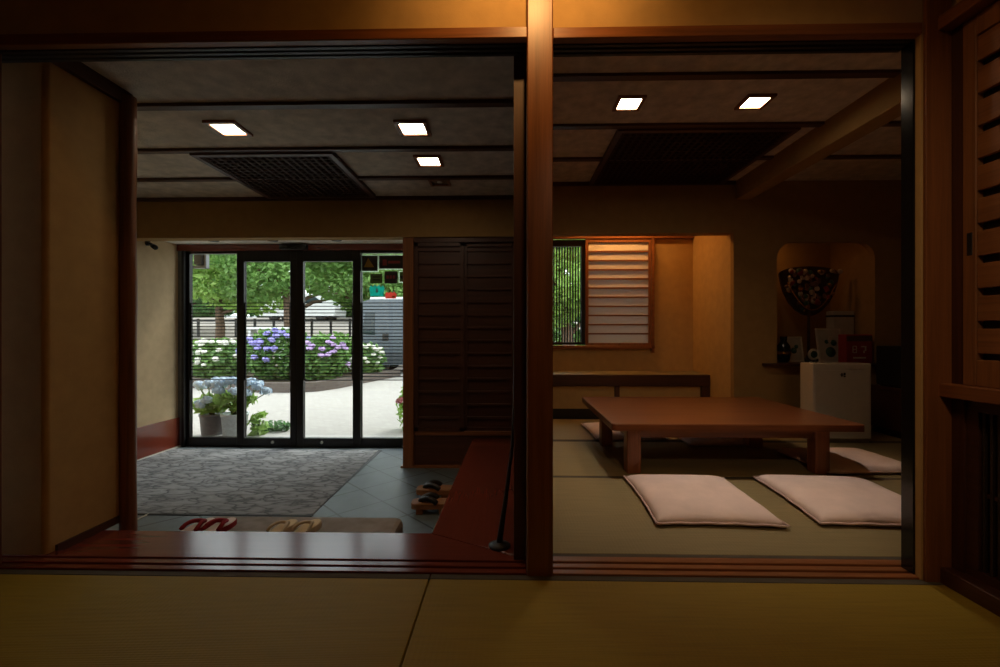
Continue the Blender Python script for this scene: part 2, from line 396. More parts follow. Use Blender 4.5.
def glazed(kind, x0, x1, sl, sr, ztop, sb, stp, label, cat, lock=None, dy0=0):
    w = thing(kind, label, cat, (0, 0, 0), kind='structure')
    frame_mb(x0, x1, -.25, ztop, sl, sr, sb, stp, Y0+dy0, Y1+dy0).build('frame', alu, w)
    pane(x0+sl, x1-sr, -.25+sb, ztop-stp, Y0+.025+dy0, w); grille(x0+sl, x1-sr, Y0+.012+dy0, w)
    if lock:
        l = MB(); l.lathe([(.016, 0), (.016, .008), (.010, .012), (.002, .012)], (lock, Y0+dy0, -.2), 16, Matrix.Rotation(R(90), 4, 'X')); l.build('lock', steel, w)
    return w
glazed('window_1', -3.295, -2.72, .03, .045, 1.735, .09, .02, 'fixed glass pane at the left of the entrance doors', 'window', dy0=.02)
glazed('door_1', -2.765, -2.152, .074, .066, 1.735, .09, .105, 'left sliding glass door of the entrance', 'door', -2.395)
glazed('door_2', -2.150, -1.50, .066, .08, 1.735, .09, .105, 'right sliding glass door of the entrance', 'door', -1.893)
glazed('window_2', -1.54, -.93, .04, .02, 1.735, .09, .02, 'fixed glass pane with stickers at the right of the doors', 'window', dy0=.02)
st('trim_21', wb(-3.318, -3.294, 4.43, 4.55, -.25, 1.735), alu, 'dark metal jamb left of the glass doors', 'trim')
st('trim_22', wb(-3.362, -3.318, 4.44, 4.55, -.25, 1.735), alu_g, 'grey metal reveal between side wall and left pane', 'trim')
st('trim_23', wb(-3.26, -.93, 4.43, 4.56, -.262, -.249), alu, 'dark metal threshold of the glass doors', 'trim')
o = thing('door_sensor', 'small dark door sensor box above the middle of the glass doors', 'sensor', (-2.15, 4.41, 1.735))
wb(-.135, .135, -.05, .01, 0, .05, .008, 2).build('housing', black_m, o)
MB().box(-.05, .05, -.053, -.049, .012, .03).build('sensor_window', blackgl, o)
# stickers on the right pane
def sticker(name, x0, x1, z0, z1, label, base, art, edge=None, poly=None):
    y = 4.487
    t = thing(name, label, 'sticker', ((x0+x1)/2, y, z0), group=None)
    w, h = (x1-x0)/2, z1-z0
    Mx = Matrix.Rotation(R(90), 4, 'X')
    if poly: MB().prism([(a*w, b*h) for a, b in poly], -.001, .001, Mx).build('backing', base, t)
    else: wb(-w, w, -.001, .001, 0, h).build('backing', base, t)
    if edge:
        e = MB(); k = .010
        e.box(-w-k, w+k, -.001, .001, -k, 0); e.box(-w-k, w+k, -.001, .001, h, h+k); e.box(-w-k, -w, -.001, .001, 0, h); e.box(w, w+k, -.001, .001, 0, h)
        e.build('border', edge, t)
    for pl, mt in art: MB().prism([(a*w, b*h) for a, b in pl], .001, .0025, Mx).build('print', mt, t)
    return t
def vinyl(name, c, k=.6):
    m, nt, b, o = nmat(name); b.inputs['Base Color'].default_value = (*c, 1)
    f = noise(nt, coords(nt), 40); col = ramp(nt, f, [(.3, sh(c, .9)), (.7, sh(c, 1.1))]); nt.links.new(col, b.inputs['Base Color'])
    t = N(nt, 'ShaderNodeBsdfTranslucent'); nt.links.new(col, t.inputs[0]); mix = N(nt, 'ShaderNodeMixShader'); mix.inputs[0].default_value = k
    nt.links.new(b.outputs[0], mix.inputs[1]); nt.links.new(t.outputs[0], mix.inputs[2]); nt.links.new(mix.outputs[0], o.inputs[0]); return m
s_dark = plain('sticker_dark', (.035, .022, .022), .5); s_grn = vinyl('sticker_olive', (.12, .16, .06), .4)
s_org = vinyl('sticker_orange', (.50, .26, .04), .5); s_red = plain('sticker_red', (.30, .03, .035), .5)
s_wht = vinyl('sticker_white', (.75, .85, .72), .8); s_teal = vinyl('sticker_teal', (.08, .62, .55)); s_cor = vinyl('sticker_coral', (.85, .26, .22))
s_pale = plain('sticker_pale', (.40, .50, .62), .5)
def rect(a, b, c, d): return [(a, c), (b, c), (b, d), (a, d)]
sticker('sticker', -1.497, -1.337, 1.535, 1.69, 'dark square sticker with an orange triangle in the pane corner', s_dark, [([(-.75, .25), (.55, .25), (-.2, .85)], s_org)], s_wht)
sticker('sticker', -1.322, -1.078, 1.558, 1.69, 'wide dark sticker with a white border and red print at top', s_dark, [(rect(-.7, -.35, .25, .7), s_red), (rect(-.25, .75, .4, .6), s_red)], s_wht)
sticker('sticker', -1.267, -1.135, 1.408, 1.532, 'small dark sticker with a row of red dots under the wide one', s_dark, [(rect(-.7+.5*k, -.35+.5*k, .38, .65), s_red) for k in range(3)])
sticker('sticker', -1.112, -1.062, 1.425, 1.525, 'narrow dark sticker at the right edge of the pane', s_grn, [(rect(-.8, .8, .3, .6), s_dark)], s_wht)
sticker('sticker', -1.412, -1.288, 1.409, 1.505, 'olive square sticker above the teal one', s_grn, [(rect(-.6, .6, .3, .45), s_dark), (rect(-.6, .6, .6, .75), s_dark)])
sticker('sticker', -1.422, -1.267, 1.278, 1.395, 'teal sticker with a scalloped top edge', s_teal, [([(.15*math.cos(a*.7), .5+.2*math.sin(a*.7)) for a in range(9)], s_pale)], None,
        [(-.85, 0), (.85, 0), (1, .7), (.8, .95), (.55, .8), (.3, 1), (0, .85), (-.3, 1), (-.55, .8), (-.8, .95), (-1, .7)])
sticker('sticker', -1.262, -1.142, 1.255, 1.325, 'coral red sticker with scalloped top right of the teal one', s_cor, [(rect(.2, .7, .15, .4), s_org)], None,
        [(-.9, 0), (.9, 0), (1, .6), (.6, 1), (.3, .8), (0, 1), (-.4, .8), (-.7, 1), (-1, .6)])
# security camera
o = thing('security_camera', 'small black camera on the left side wall near the glass doors', 'camera', (-3.36, 4.05, 1.73))
MB().lathe([(.025, 0), (.025, .02), (.01, .024)], (0, 0, .01), 14, Matrix.Rotation(R(90), 4, 'Y')).build('mount', black_m, o)
MB().tube([(.015, 0, .01), (.05, 0, .0), (.06, .0, -.015)], .008).build('arm', black_m, o)
b = MB().tube([(.035, .03, -.012), (.13, -.06, -.045)], .022, 14).build('body', black_m, o)
MB().tube([(.128, -.058, -.0443), (.136, -.066, -.047)], .015, 12).build('lens', blackgl, b)
# ceiling lamps
def downlight(x, y, z, w, lit, label, group, half=None):
    t = thing('recessed_downlight', label, 'ceiling light', (x, y, z), group=group)
    h = w/2; k = h-.022
    f = MB(); f.box(-h, h, -h, -k, -.014, .0); f.box(-h, h, k, h, -.014, .0); f.box(-h, -k, -k, k, -.014, .0); f.box(k, h, -k, k, -.014, .0)
    f.build('trim_frame', wx, t)
    wb(-k, k, -k, k, -.006, -.001).build('glass_panel', lit, t); return t
def beam(x, y, z, power, size, col):
    d = bpy.data.lights.new('downlight_beam', 'SPOT'); d.energy = power; d.spot_size = R(size); d.spot_blend = .9; d.shadow_soft_size = .06; d.color = col
    o = bpy.data.objects.new('downlight_beam', d); COL.objects.link(o); o.location = (x, y, z)
for x, y in ((-1.595, 2.493), (-.545, 2.51), (-.541, 2.987)): beam(x, y, 2.05, 3, 110, (1, .78, .55))
for x, y in ((.740, 2.765), (1.510, 2.765)): beam(x, y, 2.31, 30, 80, (1, .82, .68))
GL = 'square recessed lights in the entrance ceiling'
downlight(-1.595, 2.493, 2.07, .18, lamp_glass, 'leftmost lit square ceiling light, left of the lattice grille', GL)
downlight(-.545, 2.510, 2.07, .18, lamp_glass, 'lit square ceiling light nearest the viewer in the pair right of the lattice grille', GL)
downlight(-.541, 2.987, 2.07, .18, lamp_glass, 'lit square ceiling light behind the near one, right of the lattice grille', GL)
dim_panel = plain('dim_panel', (.16, .10, .06), .4)
t = downlight(-.535, 3.405, 2.07, .16, dim_panel, 'small unlit square ceiling fitting nearest the drop wall', GL)
MB().lathe([(.02, -.012), (.02, -.006), (.004, -.005)], (0, 0, 0), 14).build('lamp', steel, t)
GR = 'square recessed lights in the tatami room ceiling'
downlight(.740, 2.765, 2.33, .17, lamp_glass_r, 'lit square ceiling light above the left end of the low table', GR)
downlight(1.510, 2.765, 2.33, .17, lamp_glass_r, 'lit square ceiling light above the right end of the low table', GR)
for i, (x, lab) in enumerate(((-2.836, 'left'), (-2.262, 'middle'), (-1.649, 'right'))):
    t = thing('soffit_spotlight', 'small unlit round spotlight, %s of three in the pale soffit' % lab, 'ceiling light', (x, 4.2, 1.80), group='spotlights in the soffit')
    MB().lathe([(.05, -.003), (.05, -.014), (.036, -.016), (.034, -.003)], (0, 0, 0), 20).build('ring', black_m, t)
    MB().lathe([(.030, -.004), (.030, -.012), (.005, -.02)], (0, 0, 0), 14).build('lamp', alu_g, t)
# ceiling lattice grilles
lat_m = wood('lattice_wood', (.045, .018, .010), 'x', .7, .3, .2)
def lattice(x0, x1, y0, y1, z, label, nx, ny):
    t = thing('ceiling_grille', label, 'ceiling grille', ((x0+x1)/2, (y0+y1)/2, z))
    w, h = (x1-x0)/2, (y1-y0)/2; e = .035
    f = MB(); f.box(-w, w, -h, -h+e, -.03, 0); f.box(-w, w, h-e, h, -.03, 0); f.box(-w, -w+e, -h+e, h-e, -.03, 0); f.box(w-e, w, -h+e, h-e, -.03, 0)
    f.build('frame', dx, t); wb(-w+e, w-e, -h+e, h-e, -.003, 0).build('backing', black_m, t)
    g = MB()
    for k in range(1, nx): x = -w+2*w*k/nx; g.box(x-.009, x+.009, -h+e, h-e, -.026, -.006)
    for k in range(1, ny): y = -h+2*h*k/ny; g.box(-w+e, w-e, y-.009, y+.009, -.024, -.004)
    g.build('lattice', lat_m, t)
lattice(-2.045, -1.125, 2.80, 3.72, 2.07, 'square dark wooden lattice grille in the grey entrance ceiling', 18, 18)
lattice(.755, 2.0, 3.09, 4.25, 2.33, 'large dark wooden lattice grille above the low table', 24, 22)

# ------------------------------------------------------------------ things in the entrance
t = thing('entrance_mat', 'large grey patterned carpet mat in front of the glass doors', 'mat', (-2.32, 3.55, -.25))
m = MB().prism([(-1.08, -.77), (1.075, -.77), (1.035, .79), (-1.08, .79)], 0, .008, bev=.003); m.build('pile', carpet, t)
m = MB(); m.box(-1.085, 1.08, -.785, -.765, 0, .005); m.box(1.033, 1.07, -.765, .79, 0, .004); m.build('rubber_edge', black_m, t)
# stepping stone slab
def rrect(x0, x1, y0, y1, r, n=6):
    pts = []
    for cx, cy, a0 in ((x1-r, y0+r, -90), (x1-r, y1-r, 0), (x0+r, y1-r, 90), (x0+r, y0+r, 180)):
        for k in range(n+1):
            a = R(a0+90*k/n); pts.append((cx+r*math.cos(a), cy+r*math.sin(a)))
    return pts
tag(MB().prism(rrect(-1.68, -.585, 2.03, 2.475, .05), -.25, -.12, bev=.03).build('stepping_stone', granite), 'long brown grey stepping slab below the red step board', 'step stone')
tag(MB().box(-2.30, -2.06, 2.80, 2.812, -.25, -.244).box(-2.30, -2.29, 2.60, 2.80, -.25, -.244).build('floor_tape', white_m), 'thin white corner strip on the tiles left of the slab', 'tape')
def sole(L=.24, W=.088, n=28):
    pts = []
    for k in range(n):
        a = 2*math.pi*k/n; y = math.sin(a)*L/2
        w = W/2*(1-.18*math.exp(-((y+.02)/.05)**2))*(1.0 if y > 0 else .9)
        ca = math.cos(a); pts.append((math.copysign(abs(ca)**.7, ca)*w, y))
    return pts
def sandal(name, x, y, z, rz, label, cat, top, side, strap, wide, group):
    t = thing(name, label, cat, (x, y, z), rz, group)
    MB().prism(sole(), 0, .026, bev=.004).build('sole', side, t)
    MB().prism([(a*.93, b*.95) for a, b in sole()], .026, .030).build('insole', top, t)
    for s in (-1, 1):
        pts = []
        for k in range(11):
            q = k/10; pts.append((s*.042*math.sin(q*math.pi*.5)**1.0, .065-.105*q, .03+.020*math.sin(math.pi*q)**.8))
        MB().tube(pts, wide, 8).build('strap', strap, t)
    return t
redst = cloth('strap_red', (.30, .025, .03), 200, .3); pinkin = cloth('insole_pale', (.75, .62, .56), 200, .3)
straw = cloth('insole_straw', (.70, .55, .34), 260, .6); beige = plain('sole_beige', (.62, .50, .34), .7)
sandal('zori_sandal', -1.612, 2.245, -.12, -8, 'red strapped sandal, left of the pair on the slab', 'sandal', pinkin, redst, redst, .011, 'red strapped sandals')
sandal('zori_sandal', -1.50, 2.25, -.12, -8, 'red strapped sandal, right of the pair on the slab', 'sandal', pinkin, redst, redst, .011, 'red strapped sandals')
sandal('straw_sandal', -1.165, 2.235, -.12, -10, 'beige straw sandal, left of the pair on the slab', 'sandal', straw, beige, beige, .008, 'beige straw sandals')
sandal('straw_sandal', -1.04, 2.24, -.12, -10, 'beige straw sandal, right of the pair on the slab', 'sandal', straw, beige, beige, .008, 'beige straw sandals')
def geta(x, y, rz, label):
    t = thing('wooden_clog', label, 'clog', (x, y, -.25), rz, 'wooden clogs on the tiles')
    MB().prism(rrect(-.13, .13, -.055, .055, .035), .035, .07, bev=.006).build('board', geta_wood, t)
    for cx in (-.075, .07): wb(cx-.022, cx+.022, -.05, .05, 0, .046, .004).build('tooth', geta_wood, t)
    for s in (-1, 1):
        MB().tube([(-.075+.011*k, s*.046*math.sin(k/10*math.pi/2), .07+.026*math.sin(math.pi*k/10)**.8) for k in range(11)], .017, 8).build('strap', black_m, t)
geta(-.50, 2.86, 4, 'nearer wooden clog with black strap beside the red step board')
geta(-.52, 3.11, 2, 'farther wooden clog with black strap beside the red step board')
# black pole on a round base
o = thing('pole_stand', 'slender black pole on a round base leaning by the square pillar', 'stand', (-.042, 1.885, -.002))
MB().lathe([(.045, 0), (.047, .006), (.03, .014), (.012, .02), (.010, .03)], (0, 0, 0), 24).build('base', black_m, o)
MB().tube([(0, 0, .018), (.012, .006, .10), (.030, .015, .22), (.055, .03, .42), (.064, .035, .60), (.066, .035, 1.32)], [.013, .011, .009, .007, .006, .005], 10).build('pole', black_m, o)

# ------------------------------------------------------------------ tatami mats
def mat_tatami(x0, x1, y0, y1, label, m, borders, group, zt=0):
    t = thing('tatami_mat', label, 'tatami mat', ((x0+x1)/2, (y0+y1)/2, zt-.055), group=group)
    w, h = (x1-x0)/2-.001, (y1-y0)/2-.001
    a0 = -h+(.032 if 'f' in borders else 0); a1 = h-(.032 if 'b' in borders else 0)
    wb(-w, w, a0, a1, 0, .055, .003).build('rush_cover', m, t)
    if 'f' in borders: wb(-w, w, -h, a0, 0, .0555, .002).build('cloth_edge', tape_cloth, t)
    if 'b' in borders: wb(-w, w, a1, h, 0, .0555, .002).build('cloth_edge', tape_cloth, t)
mat_tatami(-2.2, -.295, .75, 1.658, 'left tatami mat in the near room', tat_near, 'b', 'tatami mats in the near room')
mat_tatami(-.293, 1.56, .75, 1.658, 'right tatami mat in the near room', tat_near, 'b', 'tatami mats in the near room')
mat_tatami(.155, 2.02, 1.792, 2.82, 'tatami mat under the two nearest cushions', tat_far, 'fb', 'tatami mats in the tatami room')
mat_tatami(2.022, 3.9, 1.792, 2.82, 'tatami mat at the right behind the black door edge', tat_far, 'fb', 'tatami mats in the tatami room')
mat_tatami(.155, 2.02, 2.822, 3.75, 'tatami mat under the low table legs', tat_far, 'b', 'tatami mats in the tatami room')
mat_tatami(2.022, 3.9, 2.822, 3.75, 'tatami mat under the dim cushion at right', tat_far, 'b', 'tatami mats in the tatami room')
mat_tatami(.155, 2.02, 3.752, 4.695, 'tatami mat in front of the low bench', tat_far, 'f', 'tatami mats in the tatami room')
mat_tatami(2.022, 3.9, 3.752, 4.215, 'tatami mat in front of the niche wall', tat_far, 'f', 'tatami mats in the tatami room')

# ------------------------------------------------------------------ tatami room shell
st('floor_tatami_room', wb(.15, 4.1, 1.79, 5.3, -.16, -.056), dy, 'floor under the tatami room', 'floor')
st('ceiling_tatami_room', wb(.05, 4.1, 1.74, 5.3, 2.33, 2.40), ceil_cloth, 'dim cloth ceiling of the tatami room', 'ceiling', True)
for i, y in enumerate((2.475, 3.065, 3.64)):
    st('trim_%d' % (24+i), wb(.15, 3.95, y-.025, y+.025, 2.312, 2.332), dx, ('nearest', 'middle', 'rearmost')[i]+' dark ceiling batten of the tatami room', 'batten', True)
st('trim_27', wb(.15, 2.12, 4.20, 4.225, 2.295, 2.33), dx, 'dark batten above the alcove drop wall', 'batten', True)
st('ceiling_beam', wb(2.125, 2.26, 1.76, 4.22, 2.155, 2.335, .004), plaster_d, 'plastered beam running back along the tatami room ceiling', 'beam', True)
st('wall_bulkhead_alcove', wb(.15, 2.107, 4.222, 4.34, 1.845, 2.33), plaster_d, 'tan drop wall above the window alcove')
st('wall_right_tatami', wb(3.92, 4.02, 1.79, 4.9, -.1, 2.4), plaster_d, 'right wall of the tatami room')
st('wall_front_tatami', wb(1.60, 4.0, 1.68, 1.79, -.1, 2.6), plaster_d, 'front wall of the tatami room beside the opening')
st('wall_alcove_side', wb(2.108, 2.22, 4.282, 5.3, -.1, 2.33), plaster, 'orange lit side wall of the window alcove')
# window wall with opening
wx0, wx1, wz0, wz1 = .25, 1.66, .755, 2.02
m = MB(); m.box(.15, wx0, 5.15, 5.28, -.1, 2.4); m.box(wx1, 2.2, 5.15, 5.28, -.1, 2.4); m.box(wx0, wx1, 5.15, 5.28, -.1, wz0); m.box(wx0, wx1, 5.15, 5.28, wz1, 2.4)
st('wall_back_tatami', m, plaster, 'tan plaster wall around the alcove window')
# niche wall
def niche_pts(x0, x1, z0, z1, r):
    pts = [(x1, z0)]
    for k in range(9):
        a = R(90*k/8); pts.append((x1-r+r*math.cos(a), z1-r+r*math.sin(a)))
    for k in range(9):
        a = R(90+90*k/8); pts.append((x0+r+r*math.cos(a), z1-r+r*math.sin(a)))
    pts.append((x0, z0)); return pts
nx0, nx1, nz0, nz1 = 2.509, 3.412, .60, 1.758
pts = niche_pts(nx0, nx1, nz0, nz1, .16)
outer = [(3.93, -.06)] + [(3.93, 2.33), (2.22, 2.33), (2.22, -.06)]
poly = [(3.93, nz0), (3.93, 2.33), (2.108, 2.33), (2.108, nz0), (nx0, nz0)] + pts[::-1][1:]
b = MB(); Mx = Matrix.Rotation(R(90), 4, 'X')
b.prism(poly, -.06, 0, Matrix.Translation((0, 4.22, 0)) @ Mx)
b.box(2.108, 3.93, 4.22, 4.28, -.06, nz0)
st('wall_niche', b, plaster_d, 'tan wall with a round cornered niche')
m = MB(); m.box(2.30, nx1+.03, 4.80, 4.86, .5, 1.95); m.box(nx1+.002, nx1+.08, 4.28, 4.82, .5, 1.95); m.box(nx0-.08, nx0-.002, 4.28, 4.82, .5, 1.95); m.box(nx0-.05, nx1+.05, 4.28, 4.82, 1.90, 1.96)
st('wall_niche_lining', m, plaster_d, 'inside lining of the niche')
st('niche_shelf', wb(2.37, 3.45, 4.15, 4.81, .598, .622, .004), dx, 'dark wooden shelf board of the niche', 'shelf', True)
t = thing('niche_lamp', 'small warm lamp hidden high in the niche', 'lamp', (2.72, 4.52, 1.89))
MB().lathe([(.03, -.01), (.032, 0)], (0, 0, 0), 16).build('holder', black_m, t); MB().lathe([(.025, -.018), (.025, -.011)], (0, 0, 0), 16).build('bulb', niche_lamp, t)
# roof over everything so no daylight leaks in
st('roof', wb(-4.6, 4.4, 1.7, 5.0, 2.70, 2.9), dx, 'roof slab above the rooms', 'roof')
st('wall_facade', wb(-4.6, -.9, 4.55, 4.72, 1.80, 2.75), plaster_v, 'outer facade wall above the glass doors')
st('wall_facade_left', wb(-4.6, -3.50, 4.562, 4.72, -.3, 1.80), plaster_v, 'outer facade wall left of the glass doors')
st('wall_facade_middle', wb(-.93, .05, 4.605, 4.72, -.3, 2.75), plaster_v, 'outer facade wall right of the glass doors')
st('wall_facade_right', wb(.0, 4.2, 5.285, 5.33, 2.03, 2.75).box(1.75, 4.2, 5.285, 5.33, -.3, 2.03), plaster_v, 'outer facade wall behind the tatami room')

# window with bars, shoji screen
w = thing('window_3', 'window with black vertical bars left of the shoji screen', 'window', (0, 5.17, 0), kind='structure')
frame_mb(.27, .93, .77, 1.985, .04, .096, .03, .075, -.01, .04).build('frame', kz, w)
g = MB()
for k in range(1, 19): x = .30+k*.0315; g.box(x-.0075, x+.0075, .03, .045, .79, 1.93)
g.build('bars', black_m, w); wb(.30, .84, .052, .058, .79, 1.93).build('glass', glassm, w)
st('trim_28', MB().box(.22, 2.105, 5.10, 5.149, 1.985, 2.03, .003).box(.22, 1.66, 5.10, 5.155, .725, .762, .003).box(1.625, 1.655, 5.10, 5.155, .68, 2.0, .003), wx, 'cedar casing around the alcove window', 'trim', True)
w = thing('shoji_screen', 'paper shoji screen with horizontal slats glowing warm at its top', 'screen', (0, 5.12, 0))
frame_mb(.872, 1.622, .762, 1.985, .035, .03, .03, .04, -.008, .02).build('frame', wz, w)
wb(.90, 1.60, .012, .014, .785, 1.95).build('paper', paper, w)
g = MB()
for k in range(1, 11): z = .792+(1.945-.792)*k/11; g.box(.905, 1.60, -.006, .011, z-.009, z+.009)
g.build('slats', wx, w)
# lamp hidden behind the drop wall
t = thing('alcove_downlight', 'warm lamp behind the alcove drop wall', 'ceiling light', (1.22, 4.86, 2.33))
wb(-.40, .40, -.06, .06, -.03, -.002).build('housing', white_m, t); wb(-.38, .38, -.045, .045, -.036, -.031).build('diffuser', alcove_lamp, t)
# built-in bench
b = thing('window_bench', 'low bench with tatami seat built under the alcove window', 'bench', (0, 0, 0))
wb(.155, 2.105, 4.74, 5.148, .445, .47, .006).build('seat_mat', tat_far, b)
wb(.155, 2.105, 4.70, 4.74, .345, .466, .004).build('front_rail', dx, b)
wb(.155, 2.105, 4.74, 5.148, .36, .445).build('seat_board', dx, b)
wb(2.02, 2.105, 4.705, 4.78, 0, .345, .003).build('leg', dz, b); wb(1.115, 1.165, 4.715, 4.76, .09, .345, .002).build('leg', dz, b)
for a, c in ((.155, 1.115), (1.165, 2.02)): wb(a, c, 4.745, 4.76, .10, .345).build('panel', bx_, b)
wb(.155, 2.02, 4.76, 4.80, -.05, .10).build('kickboard', kx, b)
for pnl in [c for c in COL.objects if c.parent == b and c.name.startswith('panel')]: pnl.data.materials[0] = plaster

# ------------------------------------------------------------------ low table
t = thing('low_table', 'wide low wooden table with square legs on the tatami', 'table', (1.42, 3.36, .001))
def xf(x, y): return x-1.42, y-3.36
poly = [xf(*q) for q in rrect(.638, 2.185, 2.76, 3.945, .03)]
top = MB().prism(poly, .297, .34, bev=.006).build('tabletop', tablewood, t)
for x0, x1, y0, y1 in ((.755, .845, 2.865, 2.955), (1.955, 2.045, 2.875, 2.965), (.735, .82, 3.55, 3.65), (1.88, 1.985, 3.52, 3.62)):
    (a, c), (d, e) = xf(x0, y0), xf(x1, y1)
    wb(a, d, c, e, 0, .298, .005).build('leg', tablewood_z, t)
(a, c), (d, e) = xf(.845, 2.90), xf(1.955, 2.935); wb(a, d, c, e, .225, .297, .003).build('apron', tablewood, t)
(a, c), (d, e) = xf(.82, 3.58), xf(1.88, 3.61); wb(a, d, c, e, .225, .297, .003).build('apron', tablewood, t)
(a, c), (d, e) = xf(.76, 2.965), xf(.79, 3.55); wb(a, d, c, e, .225, .297, .003).build('apron', tablewood_z, t)
(a, c), (d, e) = xf(1.93, 2.97), xf(1.96, 3.52); wb(a, d, c, e, .225, .297, .003).build('apron', tablewood_z, t)

# ------------------------------------------------------------------ floor cushions
def cushion_mesh(w, l, h, seed):
    r = random.Random(seed); n = 22
    b = bmesh.new(); top = {}; bot = {}
    ph = [r.uniform(0, 6) for _ in range(4)]
    for i in range(n+1):
        for j in range(n+1):
            u, v = 2*i/n-1, 2*j/n-1
            pin = 1-.045*(1-abs(v)**2)*abs(u)**6; pin2 = 1-.045*(1-abs(u)**2)*abs(v)**6
            x, y = u*w/2*pin, v*l/2*pin2
            e = ((1-u**6)*(1-v**6))**.5
            puff = e*(.82+.18*(1-u*u)*(1-v*v))+.03*math.sin(3*u+ph[0])*math.sin(2.5*v+ph[1])*e
            edge_w = .012*math.sin(14*u+ph[2])*(abs(v) ** 8)+.012*math.sin(13*v+ph[3])*(abs(u) ** 8)
            top[i, j] = b.verts.new((x, y, .018+(h-.018)*puff+edge_w*.15)); bot[i, j] = top[i, j] if i in (0, n) or j in (0, n) else b.verts.new((x, y, .018-.018*min(1, e*1.6)))
    for i in range(n):
        for j in range(n):
            b.faces.new((top[i, j], top[i+1, j], top[i+1, j+1], top[i, j+1])); b.faces.new((bot[i, j+1], bot[i+1, j+1], bot[i+1, j], bot[i, j]))
    for f in b.faces: f.smooth = True
    o = MB(); o.bm.free(); o.bm = b
    rim = [tuple(top[i, 0].co) for i in range(n+1)]+[tuple(top[n, j].co) for j in range(1, n+1)]+[tuple(top[i, n].co) for i in range(n-1, -1, -1)]+[tuple(top[0, j].co) for j in range(n-1, -1, -1)]
    return o, rim
def cushion(x, y, w, l, h, rz, label, seed):
    t = thing('floor_cushion', label, 'cushion', (x, y, .001), rz, 'pinkish floor cushions around the low table')
    c, rim = cushion_mesh(w, l, h, seed); c.build('cover', cush_m, t)
    p_ = MB(); p_.tube(rim, .0055, 6, cap=False); p_.build('seam_piping', pipe_m, t)
cushion(.992, 2.405, .595, .68, .068, -2, 'pinkish floor cushion nearest the square pillar, front left of the table', 1)
cushion(1.785, 2.405, .625, .68, .07, -5, 'pinkish floor cushion beside the black door edge, front right of the table', 2)
cushion(2.335, 3.14, .64, .56, .06, 2, 'dim pinkish floor cushion at the right end of the table below the white appliance', 3)
cushion(1.01, 4.04, .60, .64, .055, 2, 'pinkish floor cushion behind the left end of the table', 4)
cushion(1.70, 3.86, .55, .60, .055, 0, 'shaded floor cushion behind the middle of the table', 5)

# ------------------------------------------------------------------ right side of tatami room
t = thing('white_appliance', 'glossy white box shaped appliance standing behind the table', 'appliance', (2.737, 3.83, 0), 0)
wb(-.2375, .2375, -.12, .05, .03, .655, .012, 3).build('casing', white_m, t)
wb(-.23, .23, -.10, .04, 0, .032).build('base', plain('casing_grey', (.30, .28, .25), .5), t)
wb(-.222, .222, -.123, -.118, .075, .60, .003, 1).build('front_panel', white_m, t)
m = MB(); m.box(-.012, -.004, -.1255, -.121, .545, .575); m.box(-.022, .003, -.1255, -.121, .556, .563); m.box(.008, .022, -.1255, -.121, .542, .552); m.box(.008, .022, -.1255, -.121, .556, .578); m.build('mark', black_m, t)
for a in (-.195, -.125): MB().lathe([(.012, 0), (.012, .006), (.006, .008)], (a, -.03, .655), 14).build('knob', steel, t)
wb(.05, .13, -.126, -.12, .603, .610).build('handle', steel, t)
t = thing('sideboard', 'low dark sideboard under the black box at right', 'cabinet', (3.57, 3.96, 0))
wb(-.24, .24, -.22, .22, .06, .40, .004).build('body', dx, t); wb(-.255, .25, -.24, .24, .40, .43, .004).build('top', dx, t); wb(-.22, .22, -.2, .2, 0.001, .06).build('plinth', kx, t)
for a in (-.235, .003):
    d = wb(a, a+.232, -.235, -.22, .07, .39, .003).build('door', bx_, t); wb(a+.09, a+.14, -.242, -.234, .22, .235).build('pull', steel, d)
t = thing('black_box', 'black box on the sideboard beside the niche', 'box', (3.565, 3.97, .43))
wb(-.235, .235, -.14, .14, .012, .36, .01, 2).build('casing', black_m, t); wb(-.215, .215, -.144, -.138, .04, .33, .003).build('front', blackgl, t)
for a in (-.18, .18): wb(a-.03, a+.03, -.12, .12, 0, .013).build('foot', black_m, t)
# niche ornaments
gold = plain('ornament_gold', (.55, .33, .10), .25, .9); orn = [plain('ornament_red', (.28, .035, .03), .4), plain('ornament_pale', (.5, .38, .28), .4), plain('ornament_green', (.05, .12, .07), .4), gold, plain('ornament_brown', (.20, .09, .05), .4)]
t = thing('rake_ornament', 'fan shaped glittering good luck ornament standing in the niche', 'ornament', (3.0, 4.50, .622))
fan = [(.0, 0), (.06, .015), (.13, .06), (.20, .14), (.255, .25), (.285, .36), (.295, .43)]
fan += [(.295*math.cos(R(k*15)), .43+.07*math.sin(R(k*15))) for k in range(1, 12)]+[(-x, z) for x, z in fan[:0:-1]]
MB().prism(fan, -.012, .012, Matrix.Translation((0, .02, .45)) @ Matrix.Rotation(R(90), 4, 'X')).build('fan_board', plain('fan_dark', (.06, .03, .022), .4), t)
MB().tube([(0, .02, .02), (0, .02, .50)], .014).build('handle', dz, t)
MB().lathe([(.10, 0), (.10, .02), (.03, .03), (.02, .06)], (0, .02, 0), 20).build('stand', kz, t)
r2 = random.Random(5)
def infan(x, z): return z > .03+.36*(abs(x)/.285)**1.9 and z < .47-.3*x*x
cnt = 0
